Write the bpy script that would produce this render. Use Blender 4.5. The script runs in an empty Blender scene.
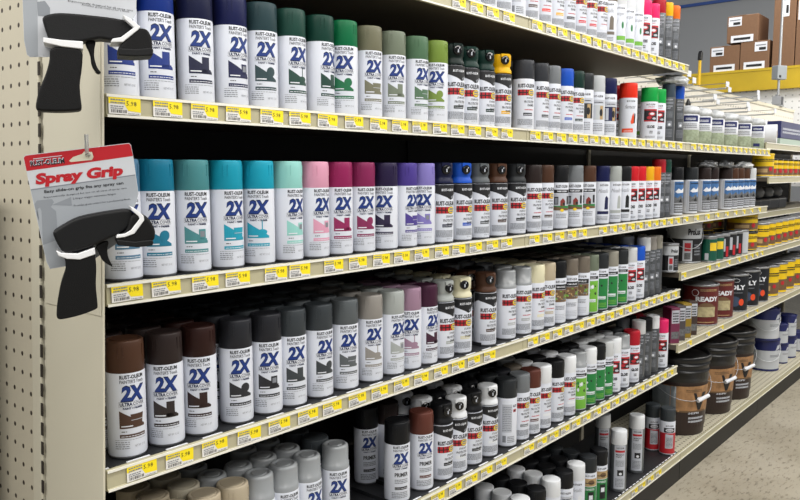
import bpy, bmesh, math, random
from mathutils import Vector, Matrix, Euler
random.seed(7)
S = bpy.context.scene
col = S.collection
PI = math.pi

# ------------------------------------------------------------------ camera
F_PX, PITCH, YAW = 750.0, 0.103, 0.708
CAM = Vector((0.0, -1.10, 1.31))
cd = bpy.data.cameras.new('camera'); cam = bpy.data.objects.new('camera', cd); col.objects.link(cam)
cd.sensor_width = 36.0; cd.lens = 36.0 * F_PX / 800.0; cd.clip_start = 0.05; cd.clip_end = 60
cam.location = CAM; cam.rotation_euler = (PI/2 - PITCH, 0, YAW - PI/2)
S.camera = cam
# ------------------------------------------------------------------ world, lights, exposure
W = bpy.data.worlds.new('store_ambient_fill'); S.world = W; W.use_nodes = True  # even ambient fill for the whole store, not a daylight source
W.node_tree.nodes['Background'].inputs[0].default_value = (0.93, 0.96, 1.0, 1)
W.node_tree.nodes['Background'].inputs[1].default_value = 0.30
def area(name, loc, rot, sx, sy, power, colr=(1, 0.97, 0.92)):
    l = bpy.data.lights.new(name, 'AREA'); l.shape = 'RECTANGLE'; l.size = sx; l.size_y = sy; l.energy = power; l.color = colr
    o = bpy.data.objects.new(name, l); col.objects.link(o); o.location = loc; o.rotation_euler = rot
    return o
area('aisle_strip_light', (2.8, -1.1, 3.3), (math.radians(12), 0, 0), 9.0, 0.35, 150)
area('far_aisle_strip_light', (3.0, -3.2, 3.3), (math.radians(40), 0, 0), 9.0, 0.6, 170)
area('cross_aisle_strip_light', (6.6, 0.8, 3.5), (0, math.radians(-10), 0), 0.6, 5.0, 90)
area('end_panel_fill_light', (-1.6, 0.9, 3.0), (0, math.radians(-48), 0), 0.5, 4.5, 95)  # unseen fill lamp added to brighten the cream end panel
area('rack_fill_light', (5.3, -0.5, 3.6), (0, math.radians(-65), 0), 0.4, 4.0, 60)  # unseen fill lamp added to lift the white grid panel
S.view_settings.view_transform = 'Standard'; S.view_settings.look = 'None'
S.view_settings.exposure = -0.2; S.view_settings.gamma = 1.0; S.view_settings.use_curve_mapping = False

# ------------------------------------------------------------------ projection helpers (pixel of the photo -> place in the store)
FW = Vector((math.cos(PITCH)*math.cos(YAW), math.cos(PITCH)*math.sin(YAW), -math.sin(PITCH)))
RT = Vector((math.sin(YAW), -math.cos(YAW), 0)); UP = RT.cross(FW)
def ray(u, v): return FW + RT*((u-400)/F_PX) + UP*(-(v-250)/F_PX)
def on_y(u, v, Y): d = ray(u, v); return CAM + d*((Y-CAM.y)/d.y)
def on_z(u, v, Z): d = ray(u, v); return CAM + d*((Z-CAM.z)/d.z)
def on_x(u, v, X): d = ray(u, v); return CAM + d*((X-CAM.x)/d.x)
def proj(P):
    q = P-CAM; z = q.dot(FW)
    if z < 0.05: return None
    return 400+F_PX*q.dot(RT)/z, 250-F_PX*q.dot(UP)/z
def x_at(u, Z, Y):                      # the X whose point (X, Y, Z) shows at column u
    lo, hi = 0.0, 12.0
    for _ in range(40):
        m = (lo+hi)/2; p = proj(Vector((m, Y, Z)))
        if p is None or p[0] < u: lo = m
        else: hi = m
    return lo

# ------------------------------------------------------------------ materials
def hexc(h):
    h = h.lstrip('#'); out = []
    for i in (0, 2, 4):
        c = int(h[i:i+2], 16)/255; out.append(c/12.92 if c <= 0.04045 else ((c+0.055)/1.055)**2.4)
    return (*out, 1)
MATS = {}
def mat(name, colr, rough=0.5, metal=0.0, trans=0.0, bump=0.0, bscale=60, var=0.0, spec=0.5, alpha=1.0):
    if name in MATS: return MATS[name]
    m = bpy.data.materials.new(name); m.use_nodes = True; nt = m.node_tree; b = nt.nodes['Principled BSDF']
    c = hexc(colr) if isinstance(colr, str) else colr
    b.inputs['Base Color'].default_value = c
    b.inputs['Roughness'].default_value = rough; b.inputs['Metallic'].default_value = metal
    b.inputs['Transmission Weight'].default_value = trans; b.inputs['Specular IOR Level'].default_value = spec
    b.inputs['Alpha'].default_value = alpha
    if bump or var:
        tc = nt.nodes.new('ShaderNodeTexCoord'); n = nt.nodes.new('ShaderNodeTexNoise'); n.inputs['Scale'].default_value = bscale; n.inputs['Detail'].default_value = 5
        nt.links.new(tc.outputs['Object'], n.inputs['Vector'])
        if bump:
            bp = nt.nodes.new('ShaderNodeBump'); bp.inputs['Strength'].default_value = bump; bp.inputs['Distance'].default_value = 0.002
            nt.links.new(n.outputs['Fac'], bp.inputs['Height']); nt.links.new(bp.outputs['Normal'], b.inputs['Normal'])
        if var:
            mx = nt.nodes.new('ShaderNodeMix'); mx.data_type = 'RGBA'; mx.blend_type = 'MULTIPLY'; mx.inputs['Factor'].default_value = var
            rp = nt.nodes.new('ShaderNodeValToRGB'); rp.color_ramp.elements[0].position = .35; rp.color_ramp.elements[1].position = .65; rp.color_ramp.elements[0].color = (.3, .3, .3, 1)
            nt.links.new(n.outputs['Fac'], rp.inputs['Fac'])
            mx.inputs[6].default_value = c; nt.links.new(rp.outputs['Color'], mx.inputs[7]); nt.links.new(mx.outputs[2], b.inputs['Base Color'])
    MATS[name] = m; return m
def objcol(name, rough, trans=0.0, spec=0.5, bump=0.0):
    m = mat(name, '#808080', rough, trans=trans, spec=spec, bump=bump, bscale=300); nt = m.node_tree
    oi = nt.nodes.new('ShaderNodeObjectInfo'); nt.links.new(oi.outputs['Color'], nt.nodes['Principled BSDF'].inputs['Base Color'])
    return m
M_WHITE = mat('can_white', '#d6dae4', 0.33)
M_STEEL = mat('tin_steel', '#9a9ca0', 0.35, 0.7)
M_CAP = objcol('cap_plastic', 0.42, spec=.22)
M_CLEAR = mat('clear_cap_plastic', '#a9adb0', 0.25, trans=0.35)
M_INK = objcol('swatch_ink', 0.45)
M_BLACK = mat('black_ink', '#15161a', 0.5)
M_BLUE = mat('blue_ink', '#12337c', 0.45)
M_BLUED = mat('navy_ink', '#091a44', 0.45)
M_GREY = mat('grey_ink', '#7c8088', 0.5)
M_LGREY = mat('pale_grey_ink', '#b9bdc6', 0.5)
M_RED = mat('red_ink', '#b3202b', 0.45)
M_YEL = mat('yellow_ink', '#e9c52b', 0.45)
M_PRINTW = mat('white_ink', '#dde0e7', 0.45)
M_GREEN = mat('green_ink', '#1f7a3c', 0.45)
M_LIME = mat('lime_ink', '#6fae3c', 0.45)
M_BROWN = mat('brown_ink', '#6b5238', 0.5)
M_TAN = mat('tan_ink', '#b09468', 0.5)
M_SKY = mat('sky_blue_ink', '#4474ad', 0.45, var=0.5, bscale=45)
M_STONE = mat('stone_grey_ink', '#6d6f72', 0.5, var=0.6, bscale=120)
M_ORANGE = mat('orange_ink', '#df4a22', 0.45)
M_PBLACK = mat('black_plastic', '#141416', 0.32, bump=0.15, bscale=700)
M_GLOSSB = mat('gloss_black_plastic', '#0b0b0d', 0.18)
M_CREAM = mat('cream_powder_coat', '#c9c4b1', 0.45, bump=0.08, bscale=400)
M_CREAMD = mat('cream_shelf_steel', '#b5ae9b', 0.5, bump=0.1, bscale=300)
M_RAIL = mat('price_rail_plastic', '#b3ad90', 0.35)
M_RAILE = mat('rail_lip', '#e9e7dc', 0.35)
M_MAT = mat('black_shelf_mat', '#1c1d20', 0.5, bump=0.2, bscale=200)
M_UNDER = mat('shaded_cream_shelf_steel', '#51493e', .55, bump=.1, bscale=300)  # cream shelf steel with its underside shade put into the colour
M_DARK = mat('dark_back_board', '#171513', 0.8)
M_SLOT = mat('slot_black', '#2a241d', 0.8)
M_KICK = mat('kick_plate_dark', '#0e0c0b', 0.55, var=0.3, bscale=12)
M_WIRE = mat('handle_wire', '#c9ccd0', .3, .6)
M_TAGY = mat('tag_yellow', '#f7e01c', 0.45)
M_TAGW = mat('tag_white', '#e4e2de', 0.5)
M_DASH = mat('white_glide', '#e8eaee', 0.4)

# ------------------------------------------------------------------ mesh helpers
class MB:
    def __init__(s): s.v = []; s.f = []; s.m = []; s.mats = []; s.sm = []
    def mi(s, m):
        if m not in s.mats: s.mats.append(m)
        return s.mats.index(m)
    def add(s, vs, fs, m, smooth=False):
        b = len(s.v); s.v += [tuple(x) for x in vs]; k = s.mi(m)
        for f in fs: s.f.append(tuple(i+b for i in f)); s.m.append(k); s.sm.append(smooth)
    def box(s, x0, x1, y0, y1, z0, z1, m, R=None):
        vs = [Vector((x, y, z)) for x in (x0, x1) for y in (y0, y1) for z in (z0, z1)]
        if R is not None: vs = [R @ v for v in vs]
        s.add(vs, [(0, 1, 3, 2), (4, 6, 7, 5), (0, 4, 5, 1), (2, 3, 7, 6), (0, 2, 6, 4), (1, 5, 7, 3)], m)
    def lathe(s, prof, m, n=28, c=(0, 0, 0), cap0=False, cap1=True, smooth=True, sc=(1, 1)):
        vs = []; fs = []
        for r, z in prof:
            for i in range(n):
                a = 2*PI*i/n; vs.append((c[0]+r*math.cos(a)*sc[0], c[1]+r*math.sin(a)*sc[1], c[2]+z))
        for j in range(len(prof)-1):
            for i in range(n):
                k = (i+1) % n; fs.append((j*n+i, j*n+k, (j+1)*n+k, (j+1)*n+i))
        s.add(vs, fs, m, smooth)
        if cap1: s.add(vs[-n:], [tuple(range(n))], m)
        if cap0: s.add(vs[:n], [tuple(reversed(range(n)))], m)
    def tube(s, pts, r, m, n=8, closed=False):
        pts = [Vector(p) for p in pts]; rings = []
        for i, p in enumerate(pts):
            a = pts[max(i-1, 0)]; b = pts[min(i+1, len(pts)-1)]
            if closed: a = pts[i-1]; b = pts[(i+1) % len(pts)]
            d = (b-a).normalized(); q = Vector((0, 0, 1)) if abs(d.z) < .9 else Vector((1, 0, 0))
            e1 = d.cross(q).normalized(); e2 = d.cross(e1)
            rr = r[i] if isinstance(r, (list, tuple)) else r
            rings.append([p + e1*(rr*math.cos(2*PI*k/n)) + e2*(rr*math.sin(2*PI*k/n)) for k in range(n)])
        vs = [v for R in rings for v in R]; fs = []; N = len(rings)
        for j in range(N if closed else N-1):
            j2 = (j+1) % N
            for i in range(n): k = (i+1) % n; fs.append((j*n+i, j*n+k, j2*n+k, j2*n+i))
        s.add(vs, fs, m, True)
        if not closed: s.add(rings[0], [tuple(reversed(range(n)))], m); s.add(rings[-1], [tuple(range(n))], m)
    def prism(s, poly, y0, y1, m, T=None):     # polygon in (x, z), extruded along y
        n = len(poly); vs = [Vector((x, y0, z)) for x, z in poly]+[Vector((x, y1, z)) for x, z in poly]
        if T is not None: vs = [T @ v for v in vs]
        s.add(vs, [tuple(range(n)), tuple(reversed(range(n, 2*n)))]+[(i, i+n, (i+1) % n+n, (i+1) % n) for i in range(n)], m)
    def mesh(s, name):
        me = bpy.data.meshes.new(name); me.from_pydata(s.v, [], s.f); me.update()
        for m in s.mats: me.materials.append(m)
        me.polygons.foreach_set('material_index', s.m); me.polygons.foreach_set('use_smooth', s.sm)
        bm = bmesh.new(); bm.from_mesh(me); bmesh.ops.recalc_face_normals(bm, faces=bm.faces); bm.to_mesh(me); bm.free()
        return me
    def build(s, name, parent=None, bevel=0.0, seg=2):
        return link(name, s.mesh(name), parent, bevel, seg)
def link(name, me, parent=None, bevel=0.0, seg=2):
    o = bpy.data.objects.new(name, me); col.objects.link(o)
    if parent: o.parent = parent
    if bevel:
        b = o.modifiers.new('bevel', 'BEVEL'); b.width = bevel; b.segments = seg; b.limit_method = 'ANGLE'; b.angle_limit = math.radians(40)
    return o
def thing(name, label, cat, loc=(0, 0, 0), rz=0.0, group=None):
    o = bpy.data.objects.new(name, None); col.objects.link(o); o.empty_display_size = .05
    o.location = loc; o.rotation_euler = (0, 0, rz); o['label'] = label; o['category'] = cat
    if group: o['group'] = group
    return o
def tag(o, label, cat, group=None):
    o['label'] = label; o['category'] = cat
    if group: o['group'] = group
    return o
def struct(o): o['kind'] = 'structure'; return o

# flat print artwork in (s, z); bent round a can later
class Flat:
    def __init__(s): s.v = []; s.f = []; s.m = []; s.mats = []
    def mi(s, m):
        if m not in s.mats: s.mats.append(m)
        return s.mats.index(m)
    def poly(s, pts, m, layer=1):
        b = len(s.v); s.v += [(x, layer, z) for x, z in pts]; s.f.append(tuple(range(b, b+len(pts)))); s.m.append(s.mi(m))
    def rect(s, x0, x1, z0, z1, m, layer=1): s.poly([(x0, z0), (x1, z0), (x1, z1), (x0, z1)], m, layer)
    def disc(s, cx, cz, rx, rz, m, layer=1, n=16): s.poly([(cx+rx*math.cos(2*PI*i/n), cz+rz*math.sin(2*PI*i/n)) for i in range(n)], m, layer)
    def text(s, t, x, z, h, m, layer=2, w=None, shear=0.0, bold=0.0, align='L', res=2, rot=0.0):
        me = text_mesh(t, bold, res)
        xs = [v.co.x for v in me.vertices]; x0, x1 = min(xs), max(xs); sc = h/0.70
        sx = (w/(x1-x0)) if w else sc; off = {'L': 0, 'C': -(x1-x0)*sx/2, 'R': -(x1-x0)*sx}[align]
        b = len(s.v); k = s.mi(m); cr, sr = math.cos(rot), math.sin(rot)
        for v in me.vertices:
            px = (v.co.x-x0)*sx+off+v.co.y*sc*shear; pz = v.co.y*sc
            s.v.append((x+px*cr-pz*sr, layer, z+px*sr+pz*cr))
        for p in me.polygons: s.f.append(tuple(b+i for i in p.vertices)); s.m.append(k)
    def fine(s, x0, x1, z0, z1, m, rows, layer=1, rnd=None, fill=.55):
        rnd = rnd or random.Random(3); dz = (z1-z0)/rows
        for i in range(rows):
            z = z0+dz*i; x = x0
            while x < x1-0.001:
                w = rnd.uniform(.0012, .005); w = min(w, x1-x); s.rect(x, x+w, z, z+dz*fill, m, layer); x += w+rnd.uniform(.0005, .0011)
    def mesh(s, name, r=None, step=.004, e=.00022, flatY=0.0):
        me = bpy.data.meshes.new(name); me.from_pydata(s.v, [], s.f)
        for m in s.mats: me.materials.append(m)
        me.polygons.foreach_set('material_index', s.m)
        bm = bmesh.new(); bm.from_mesh(me)
        if r:
            xs = [v.co.x for v in bm.verts]; x = math.floor(min(xs)/step)*step
            while x < max(xs):
                bmesh.ops.bisect_plane(bm, geom=bm.verts[:]+bm.edges[:]+bm.faces[:], plane_co=(x, 0, 0), plane_no=(1, 0, 0)); x += step
        for v in bm.verts:
            l = v.co.y*e
            if r: a = v.co.x/r; v.co = Vector(((r+l)*math.sin(a), -(r+l)*math.cos(a), v.co.z))
            else: v.co = Vector((v.co.x, flatY-l, v.co.z))
        bm.normal_update()
        for f in bm.faces:
            c = f.calc_center_median(); d = Vector((c.x, c.y, 0)) if r else Vector((0, -1, 0))
            if f.normal.dot(d) < 0: f.normal_flip()
        bm.to_mesh(me); bm.free(); return me
_T = {}
def text_mesh(t, bold, res):
    k = (t, bold, res)
    if k not in _T:
        c = bpy.data.curves.new('lettering', 'FONT'); c.body = t; c.offset = bold; c.resolution_u = res; c.fill_mode = 'FRONT' if hasattr(c, 'fill_mode') else 'BOTH'
        o = bpy.data.objects.new('lettering', c); col.objects.link(o); bpy.context.view_layer.update()
        _T[k] = bpy.data.meshes.new_from_object(o.evaluated_get(bpy.context.evaluated_depsgraph_get())); bpy.data.objects.remove(o)
    return _T[k]

# ------------------------------------------------------------------ the store shell
def floor_mat():
    m = mat('terrazzo_tile', '#b3ab9a', 0.35); nt = m.node_tree; b = nt.nodes['Principled BSDF']; L = nt.links
    tc = nt.nodes.new('ShaderNodeTexCoord'); mp = nt.nodes.new('ShaderNodeMapping'); mp.inputs['Scale'].default_value = (1, 3.2, 1); mp.inputs['Rotation'].default_value = (0, 0, .5)
    n1 = nt.nodes.new('ShaderNodeTexNoise'); n1.inputs['Scale'].default_value = 19; n1.inputs['Detail'].default_value = 8; n1.inputs['Roughness'].default_value = .7
    n2 = nt.nodes.new('ShaderNodeTexNoise'); n2.inputs['Scale'].default_value = 3; n2.inputs['Detail'].default_value = 4
    r1 = nt.nodes.new('ShaderNodeValToRGB'); r1.color_ramp.elements[0].position = .36; r1.color_ramp.elements[0].color = hexc('#7a7264'); r1.color_ramp.elements[1].position = .47; r1.color_ramp.elements[1].color = hexc('#ada696')
    r2 = nt.nodes.new('ShaderNodeValToRGB'); r2.color_ramp.elements[0].position = .3; r2.color_ramp.elements[0].color = (.72, .70, .66, 1); r2.color_ramp.elements[1].position = .6
    mx = nt.nodes.new('ShaderNodeMix'); mx.data_type = 'RGBA'; mx.blend_type = 'MULTIPLY'; mx.inputs['Factor'].default_value = 1
    L.new(tc.outputs['Object'], mp.inputs['Vector']); L.new(mp.outputs[0], n1.inputs['Vector']); L.new(tc.outputs['Object'], n2.inputs['Vector'])
    L.new(n1.outputs['Fac'], r1.inputs['Fac']); L.new(n2.outputs['Fac'], r2.inputs['Fac']); L.new(r1.outputs['Color'], mx.inputs[6]); L.new(r2.outputs['Color'], mx.inputs[7]); L.new(mx.outputs[2], b.inputs['Base Color'])
    return m
m = MB(); m.box(-2, 11, -5, 5, -0.05, 0, floor_mat()); struct(m.build('floor'))
M_WALL = mat('grey_wall_paint', '#8f9296', 0.7)
m = MB(); m.box(10.0, 10.1, -5, 5, 0, 5.0, M_WALL); struct(m.build('wall_back'))
m = MB(); p0 = on_x(690, 5.5, 9.98); m.box(9.97, 10.0, -4.9, 4.9, p0.z-.018, p0.z+.018, mat('blue_wall_stripe', '#2c4a8c', .6)); struct(m.build('trim_1'))

def peg_mat(name, base, hole, pitch, axis, r=.13, oval=1.0, axis2=2):
    # perforated steel: a grid of round holes at the real pitch, in object coordinates
    m = mat(name, base, 0.5); nt = m.node_tree; L = nt.links; b = nt.nodes['Principled BSDF']
    tc = nt.nodes.new('ShaderNodeTexCoord'); sp = nt.nodes.new('ShaderNodeSeparateXYZ'); L.new(tc.outputs['Object'], sp.inputs[0])
    def mth(op, a, bb=None):
        n = nt.nodes.new('ShaderNodeMath'); n.operation = op
        for i, q in enumerate((a, bb)):
            if q is None: continue
            if isinstance(q, (int, float)): n.inputs[i].default_value = q
            else: L.new(q, n.inputs[i])
        return n.outputs[0]
    def cell(o, k=1.0): return mth('MULTIPLY', mth('SUBTRACT', mth('FRACT', mth('DIVIDE', o, pitch)), 0.5), k)
    a = cell(sp.outputs[axis]); z = cell(sp.outputs[axis2], oval)
    d = mth('SQRT', mth('ADD', mth('MULTIPLY', a, a), mth('MULTIPLY', z, z)))
    g = mth('LESS_THAN', d, r)
    mx = nt.nodes.new('ShaderNodeMix'); mx.data_type = 'RGBA'; mx.inputs[6].default_value = hexc(base); mx.inputs[7].default_value = hexc(hole)
    L.new(g, mx.inputs[0]); L.new(mx.outputs[2], b.inputs['Base Color'])
    return m
XP = on_y(103, 250, 0).x            # plane of the end panel
_a, _b = on_y(102.5, 20, 0), on_y(104, 480, 0)
TILT = (_a.x-_b.x)/(_a.z-_b.z)      # the end panel leans out slightly towards its foot
ZREF = on_y(103, 250, 0).z
def xpan(z): return XP+(z-ZREF)*TILT
X_J = XP+.012; X3 = 3.05; XM = 1.83; X4 = 4.27; X5 = 6.5
# end of the gondola: pegboard, slotted upright, cream side panel (all face -X)
e = thing('gondola_end', 'cream steel gondola end with pegboard, slotted upright and flat side panel', 'shelving end panel', (xpan(0), 0, 0)); e.rotation_euler = (0, math.atan(TILT), 0)
ys = on_x(44.5, 250, XP).y; ys0 = on_x(35, 250, XP).y
m = MB(); m.box(0, .02, ys0, 1.3, .02, 2.35, peg_mat('cream_pegboard', '#c4bda9', '#3b332a', .0345, 1, .125, 1.0)); pgo = m.build('pegboard', e)
m = MB(); m.box(-.006, .03, ys+.004, ys0+.001, .02, 2.35, M_CREAM); up = m.build('slotted_upright', e, .002)
m = MB(); yc = on_x(41.0, 250, XP-.006).y
z = .06
while z < 2.3: m.box(-.0068, -.0055, yc-.0042, yc+.0042, z, z+.0225, M_SLOT); z += .0345
m.build('slots', up)
m = MB(); m.box(-.001, .003, 0.0, ys, 0.0, 2.35, M_CREAM); m.build('side_panel', e, .001)
zf = on_x(90, 312, XP).z
m = MB(); m.box(-.003, -.0012, 0.002, ys-.008, zf, 2.35, M_CREAM); m.build('panel_cover', e, .001)

# the gondola body: dark back boards, inner uprights
YB = .42
zt = on_y(690, 88, YB).z
BAYS = ['nearest', 'middle', 'third', 'farthest']
for i, (a, b) in enumerate(((xpan(2.35)+.035, XM-.001), (XM+.001, X3-.001), (X3+.001, X4-.001), (X4+.001, X5))):
    g = thing('bay_board', f'dark perforated back board of the {BAYS[i]} shelving bay, with uprights', 'shelving back board', ((a+b)/2, YB+.015, 0)); w = (b-a)/2
    top = 2.35 if i < 2 else 1.50
    m = MB(); m.box(-w, w, -.012, .015, 0, top, M_DARK); m.build('back_panel', g)
    m = MB(); m.box(w-.022, w, -.022, -.0125, 0, top, M_DARK if i < 1 else M_CREAMD); m.build('upright', g)
    if i > 1:
        m = MB(); m.box(-w, w, -.012, .015, 1.50, zt, peg_mat('pale_pegboard', '#d3cfc4', '#8a857a', .05, 0, .14)); m.build('upper_pegboard', g)
        m = MB(); m.box(-w, w, -.018, .02, zt, zt+.02, M_CREAM); m.build('top_rail', g)

# ------------------------------------------------------------------ shelves
ZS = {'S0': 1.731, 'A': 1.428, 'B': 1.133, 'C': .835, 'D': .515, 'E': .122, 'P': .903, 'Q': .601}
ORD = {'S0': 'top', 'A': 'second', 'B': 'third', 'C': 'fourth', 'D': 'fifth', 'E': 'bottom'}
RH = .031
def stripe(name, pitch, duty):
    m = mat(name, '#e8eaee', 0.4); nt = m.node_tree; L = nt.links; b = nt.nodes['Principled BSDF']
    tc = nt.nodes.new('ShaderNodeTexCoord'); sp = nt.nodes.new('ShaderNodeSeparateXYZ'); L.new(tc.outputs['Object'], sp.inputs[0])
    d = nt.nodes.new('ShaderNodeMath'); d.operation = 'DIVIDE'; d.inputs[1].default_value = pitch; L.new(sp.outputs[0], d.inputs[0])
    f = nt.nodes.new('ShaderNodeMath'); f.operation = 'FRACT'; L.new(d.outputs[0], f.inputs[0])
    g = nt.nodes.new('ShaderNodeMath'); g.operation = 'LESS_THAN'; g.inputs[1].default_value = duty; L.new(f.outputs[0], g.inputs[0])
    x = nt.nodes.new('ShaderNodeMix'); x.data_type = 'RGBA'; x.inputs[6].default_value = hexc('#1c1d20'); x.inputs[7].default_value = hexc('#e8eaee'); L.new(g.outputs[0], x.inputs[0]); L.new(x.outputs[2], b.inputs['Base Color'])
    return m
M_GLIDE = {1: stripe('dashed_glide', .0735, .58), 2: stripe('dashed_edge', .032, .66)}
M_PERF = peg_mat('perforated_deck', '#b9b39f', '#5c5548', .026, 0, .2, 1.0, 1)
def shelf(nm, xa, xb, z, label, mat_top, dashes, depth=.392, y0=0.0, base=False):
    t = thing('shelf', label, 'shelf', ((xa+xb)/2, 0, z), group='gondola shelves'); w = (xb-xa)/2-.001
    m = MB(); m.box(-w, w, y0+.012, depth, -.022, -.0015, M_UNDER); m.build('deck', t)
    m = MB(); m.box(-w, w, y0+.014, depth, -.0014, 0.0, mat_top); m.build('deck_mat' if mat_top is M_MAT else 'deck_top', t)
    m = MB()
    prof = [(y0+.0105, .002), (y0+.004, .003), (y0+.0015, .001), (y0+.0015, -.0015), (y0+.0035, -.003), (y0+.0035, -RH+.003), (y0+.0005, -RH+.001), (y0+.0005, -RH-.001), (y0+.0105, -RH-.0015)]
    n = len(prof)
    vs = [(-w, a, b) for a, b in prof]+[(w, a, b) for a, b in prof]
    fs = [(i, (i+1) % n, (i+1) % n+n, i+n) for i in range(n)]
    m.add(vs, [tuple(range(n)), tuple(range(n, 2*n))]+fs, M_RAIL); m.build('price_rail', t)
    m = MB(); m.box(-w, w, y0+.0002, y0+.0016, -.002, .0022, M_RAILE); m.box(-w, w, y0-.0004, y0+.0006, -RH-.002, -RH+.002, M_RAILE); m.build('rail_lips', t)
    if base:
        m = MB(); m.box(-w, w, y0+.004, y0+.03, -z, -.034, M_KICK); m.build('kick_plate', t)
    if dashes:
        m = MB(); m.box(-w, w, y0+.0145, y0+.0185, 0, .0012, M_GLIDE[dashes]); m.build('glide_strip', t)
        if dashes == 1:
            m = MB()
            x = -w+.005
            while x < w-.01: m.box(x, x+.0025, .045, depth-.05, 0, .010, M_MAT); x += .0735
            m.build('glide_ridge', t)
    return t
def two(k, mt, d):
    nm = ORD[k]
    shelf(k, xpan(ZS[k])+.006, XM, ZS[k], f'{nm} shelf of the nearest bay, beside the cream end panel', mt, d)
    shelf(k, XM, X3, ZS[k], f'{nm} shelf of the middle bay, cream rail with price tags', mt, d)
two('S0', M_CREAMD, 0); two('A', M_CREAMD, 0); two('B', M_MAT, 1); two('C', M_MAT, 1); two('D', M_MAT, 1)
shelf('E', xpan(ZS['E'])+.010, XM, ZS['E'], 'bottom shelf of the nearest bay, black mat with white dashes', M_MAT, 2, .392, base=True)
XE = x_at(681, ZS['E'], 0)
shelf('E', XM, XE, ZS['E'], 'bottom shelf of the middle bay, black mat with white dashed edge', M_MAT, 2, .392, base=True)
shelf('A', X3, X4, ZS['A'], 'second-level shelf of the third bay under the white-capped sleeves', M_CREAMD, 0)
shelf('B', X3, X4, ZS['B'], 'third-level shelf of the third bay holding the sky-picture cans', M_CREAMD, 0)
shelf('P', X3, X4, ZS['P'], 'cream shelf of the third bay holding the white-banded paint pails', M_PERF, 0)
shelf('Q', X3, X4, ZS['Q'], 'cream shelf of the third bay above the black-lidded buckets', M_PERF, 0)
shelf('E', XE+.002, X4, ZS['E'], 'bare perforated base shelf under the black-lidded buckets', M_PERF, 0, .392, base=True)
shelf('P', X4, X5, ZS['P'], 'far cream shelf lined with small yellow cans', M_CREAMD, 0)
shelf('Q', X4, X5, ZS['Q'], 'far cream shelf lined with larger yellow cans', M_CREAMD, 0)
shelf('E', X4, X5, ZS['E'], 'farthest base shelf with ribbed cream surface', M_PERF, 0, .392, base=True)
ZN = on_y(752, 180, 0).z+.012; ZU = on_y(775, 143, 0).z
shelf('N', X4, X5, ZN, 'far eye-level shelf with a row of small yellow cans', M_CREAMD, 0)
shelf('U', X4, X5, ZU, 'far top shelf carrying the navy carton and white roll', M_CREAMD, 0, y0=.02)

# ------------------------------------------------------------------ price tags
fl = Flat(); TW, TH = .054, .0262
fl.rect(0, TW, 0, TH, M_TAGW, 1); fl.rect(0, TW, TH*.60, TH, M_TAGY, 2); fl.poly([(TW*.48, TH*.60), (TW*.60, TH*.22), (TW, TH*.16), (TW, TH*.60)], M_TAGY, 2)
fl.text('5.98', TW*.55, TH*.52, TH*.28, M_BLACK, 3, res=1); fl.fine(.003, TW*.5, TH*.62, TH*.95, M_GREY, 2, 3)
fl.fine(.003, TW*.46, TH*.3, TH*.54, M_GREY, 2, 2)
rr = random.Random(5); x = .004
while x < TW*.55: w = rr.uniform(.0005, .0016); fl.rect(x, x+w, .002, TH*.26, M_BLACK, 2); x += w+rr.uniform(.0006, .0015)
fl.fine(TW*.6, TW*.95, .0012, TH*.12, M_GREY, 1, 2)
m = MB(); m.box(0, TW, -.0006, 0, 0, TH, M_TAGW); TAG_B = m.mesh('tag_card')
TAG_P = fl.mesh('tag_print', flatY=-.0006)
bm = bmesh.new(); bm.from_mesh(TAG_B)
TAG = bpy.data.meshes.new('price_tag')
for mm in list(TAG_P.materials): TAG.materials.append(mm)
bm.from_mesh(TAG_P); bm.to_mesh(TAG); bm.free()
tag_rng = random.Random(11)
def ordn(n):
    base = ['zeroth', 'first', 'second', 'third', 'fourth', 'fifth', 'sixth', 'seventh', 'eighth', 'ninth', 'tenth', 'eleventh', 'twelfth', 'thirteenth', 'fourteenth', 'fifteenth', 'sixteenth', 'seventeenth', 'eighteenth', 'nineteenth']
    if n < 20: return base[n]
    t = {2: 'twent', 3: 'thirt', 4: 'fort', 5: 'fift'}[n//10]
    return t+'ieth' if n % 10 == 0 else t+'y-'+base[n % 10]
def tags(k, xs, where):
    first = None
    for i, x in enumerate(xs):
        o = bpy.data.objects.new('price_tag', TAG); col.objects.link(o)
        o.location = (x-TW/2+tag_rng.uniform(-.003, .003), .0024-.0006, ZS[k]-RH+.0035); o.rotation_euler = (0, tag_rng.uniform(-.04, .04), 0)
        tag(o, f'yellow and white price tag, {ordn(i+1)} from the left on the {where}', 'price tag', f'price tags on the {where}')
def seq(u0, k, x1, step=.0735, skip=()):
    x = x_at(u0, ZS[k], 0); out = []; i = 0
    while x < x1-.03:
        if i not in skip and abs(x-XM) > .035: out.append(x)
        x += step; i += 1
    return out
tags('A', seq(125, 'A', X3), 'second shelf rail')
tags('B', [x_at(u, ZS['B'], 0) for u in (129, 168, 205, 238, 277, 301, 335, 359)]+seq(381, 'B', X3, .0735, (14,)), 'third shelf rail')
tags('C', seq(142, 'C', X3, .0735, (15,)), 'fourth shelf rail')
tags('D', seq(438, 'D', X3), 'fifth shelf rail')
tags('S0', seq(460, 'S0', X3), 'top shelf rail')
tags('E', [x_at(u, ZS['E'], 0) for u in (635, 643, 651, 659)], 'bottom shelf rail')
ZT = dict(ZS)
tags('A', seq(694, 'A', X4, .078), 'third bay second shelf rail')
tags('B', seq(686, 'B', X4, .13), 'third bay third shelf rail')
tags('P', [x_at(u, ZS['P'], 0) for u in (684, 709, 718, 729, 739, 746, 752, 757, 762)], 'third bay pail shelf rail')
tags('Q', [x_at(u, ZS['Q'], 0) for u in (690, 708, 722, 747, 757)], 'third bay ready-stain shelf rail')

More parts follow.
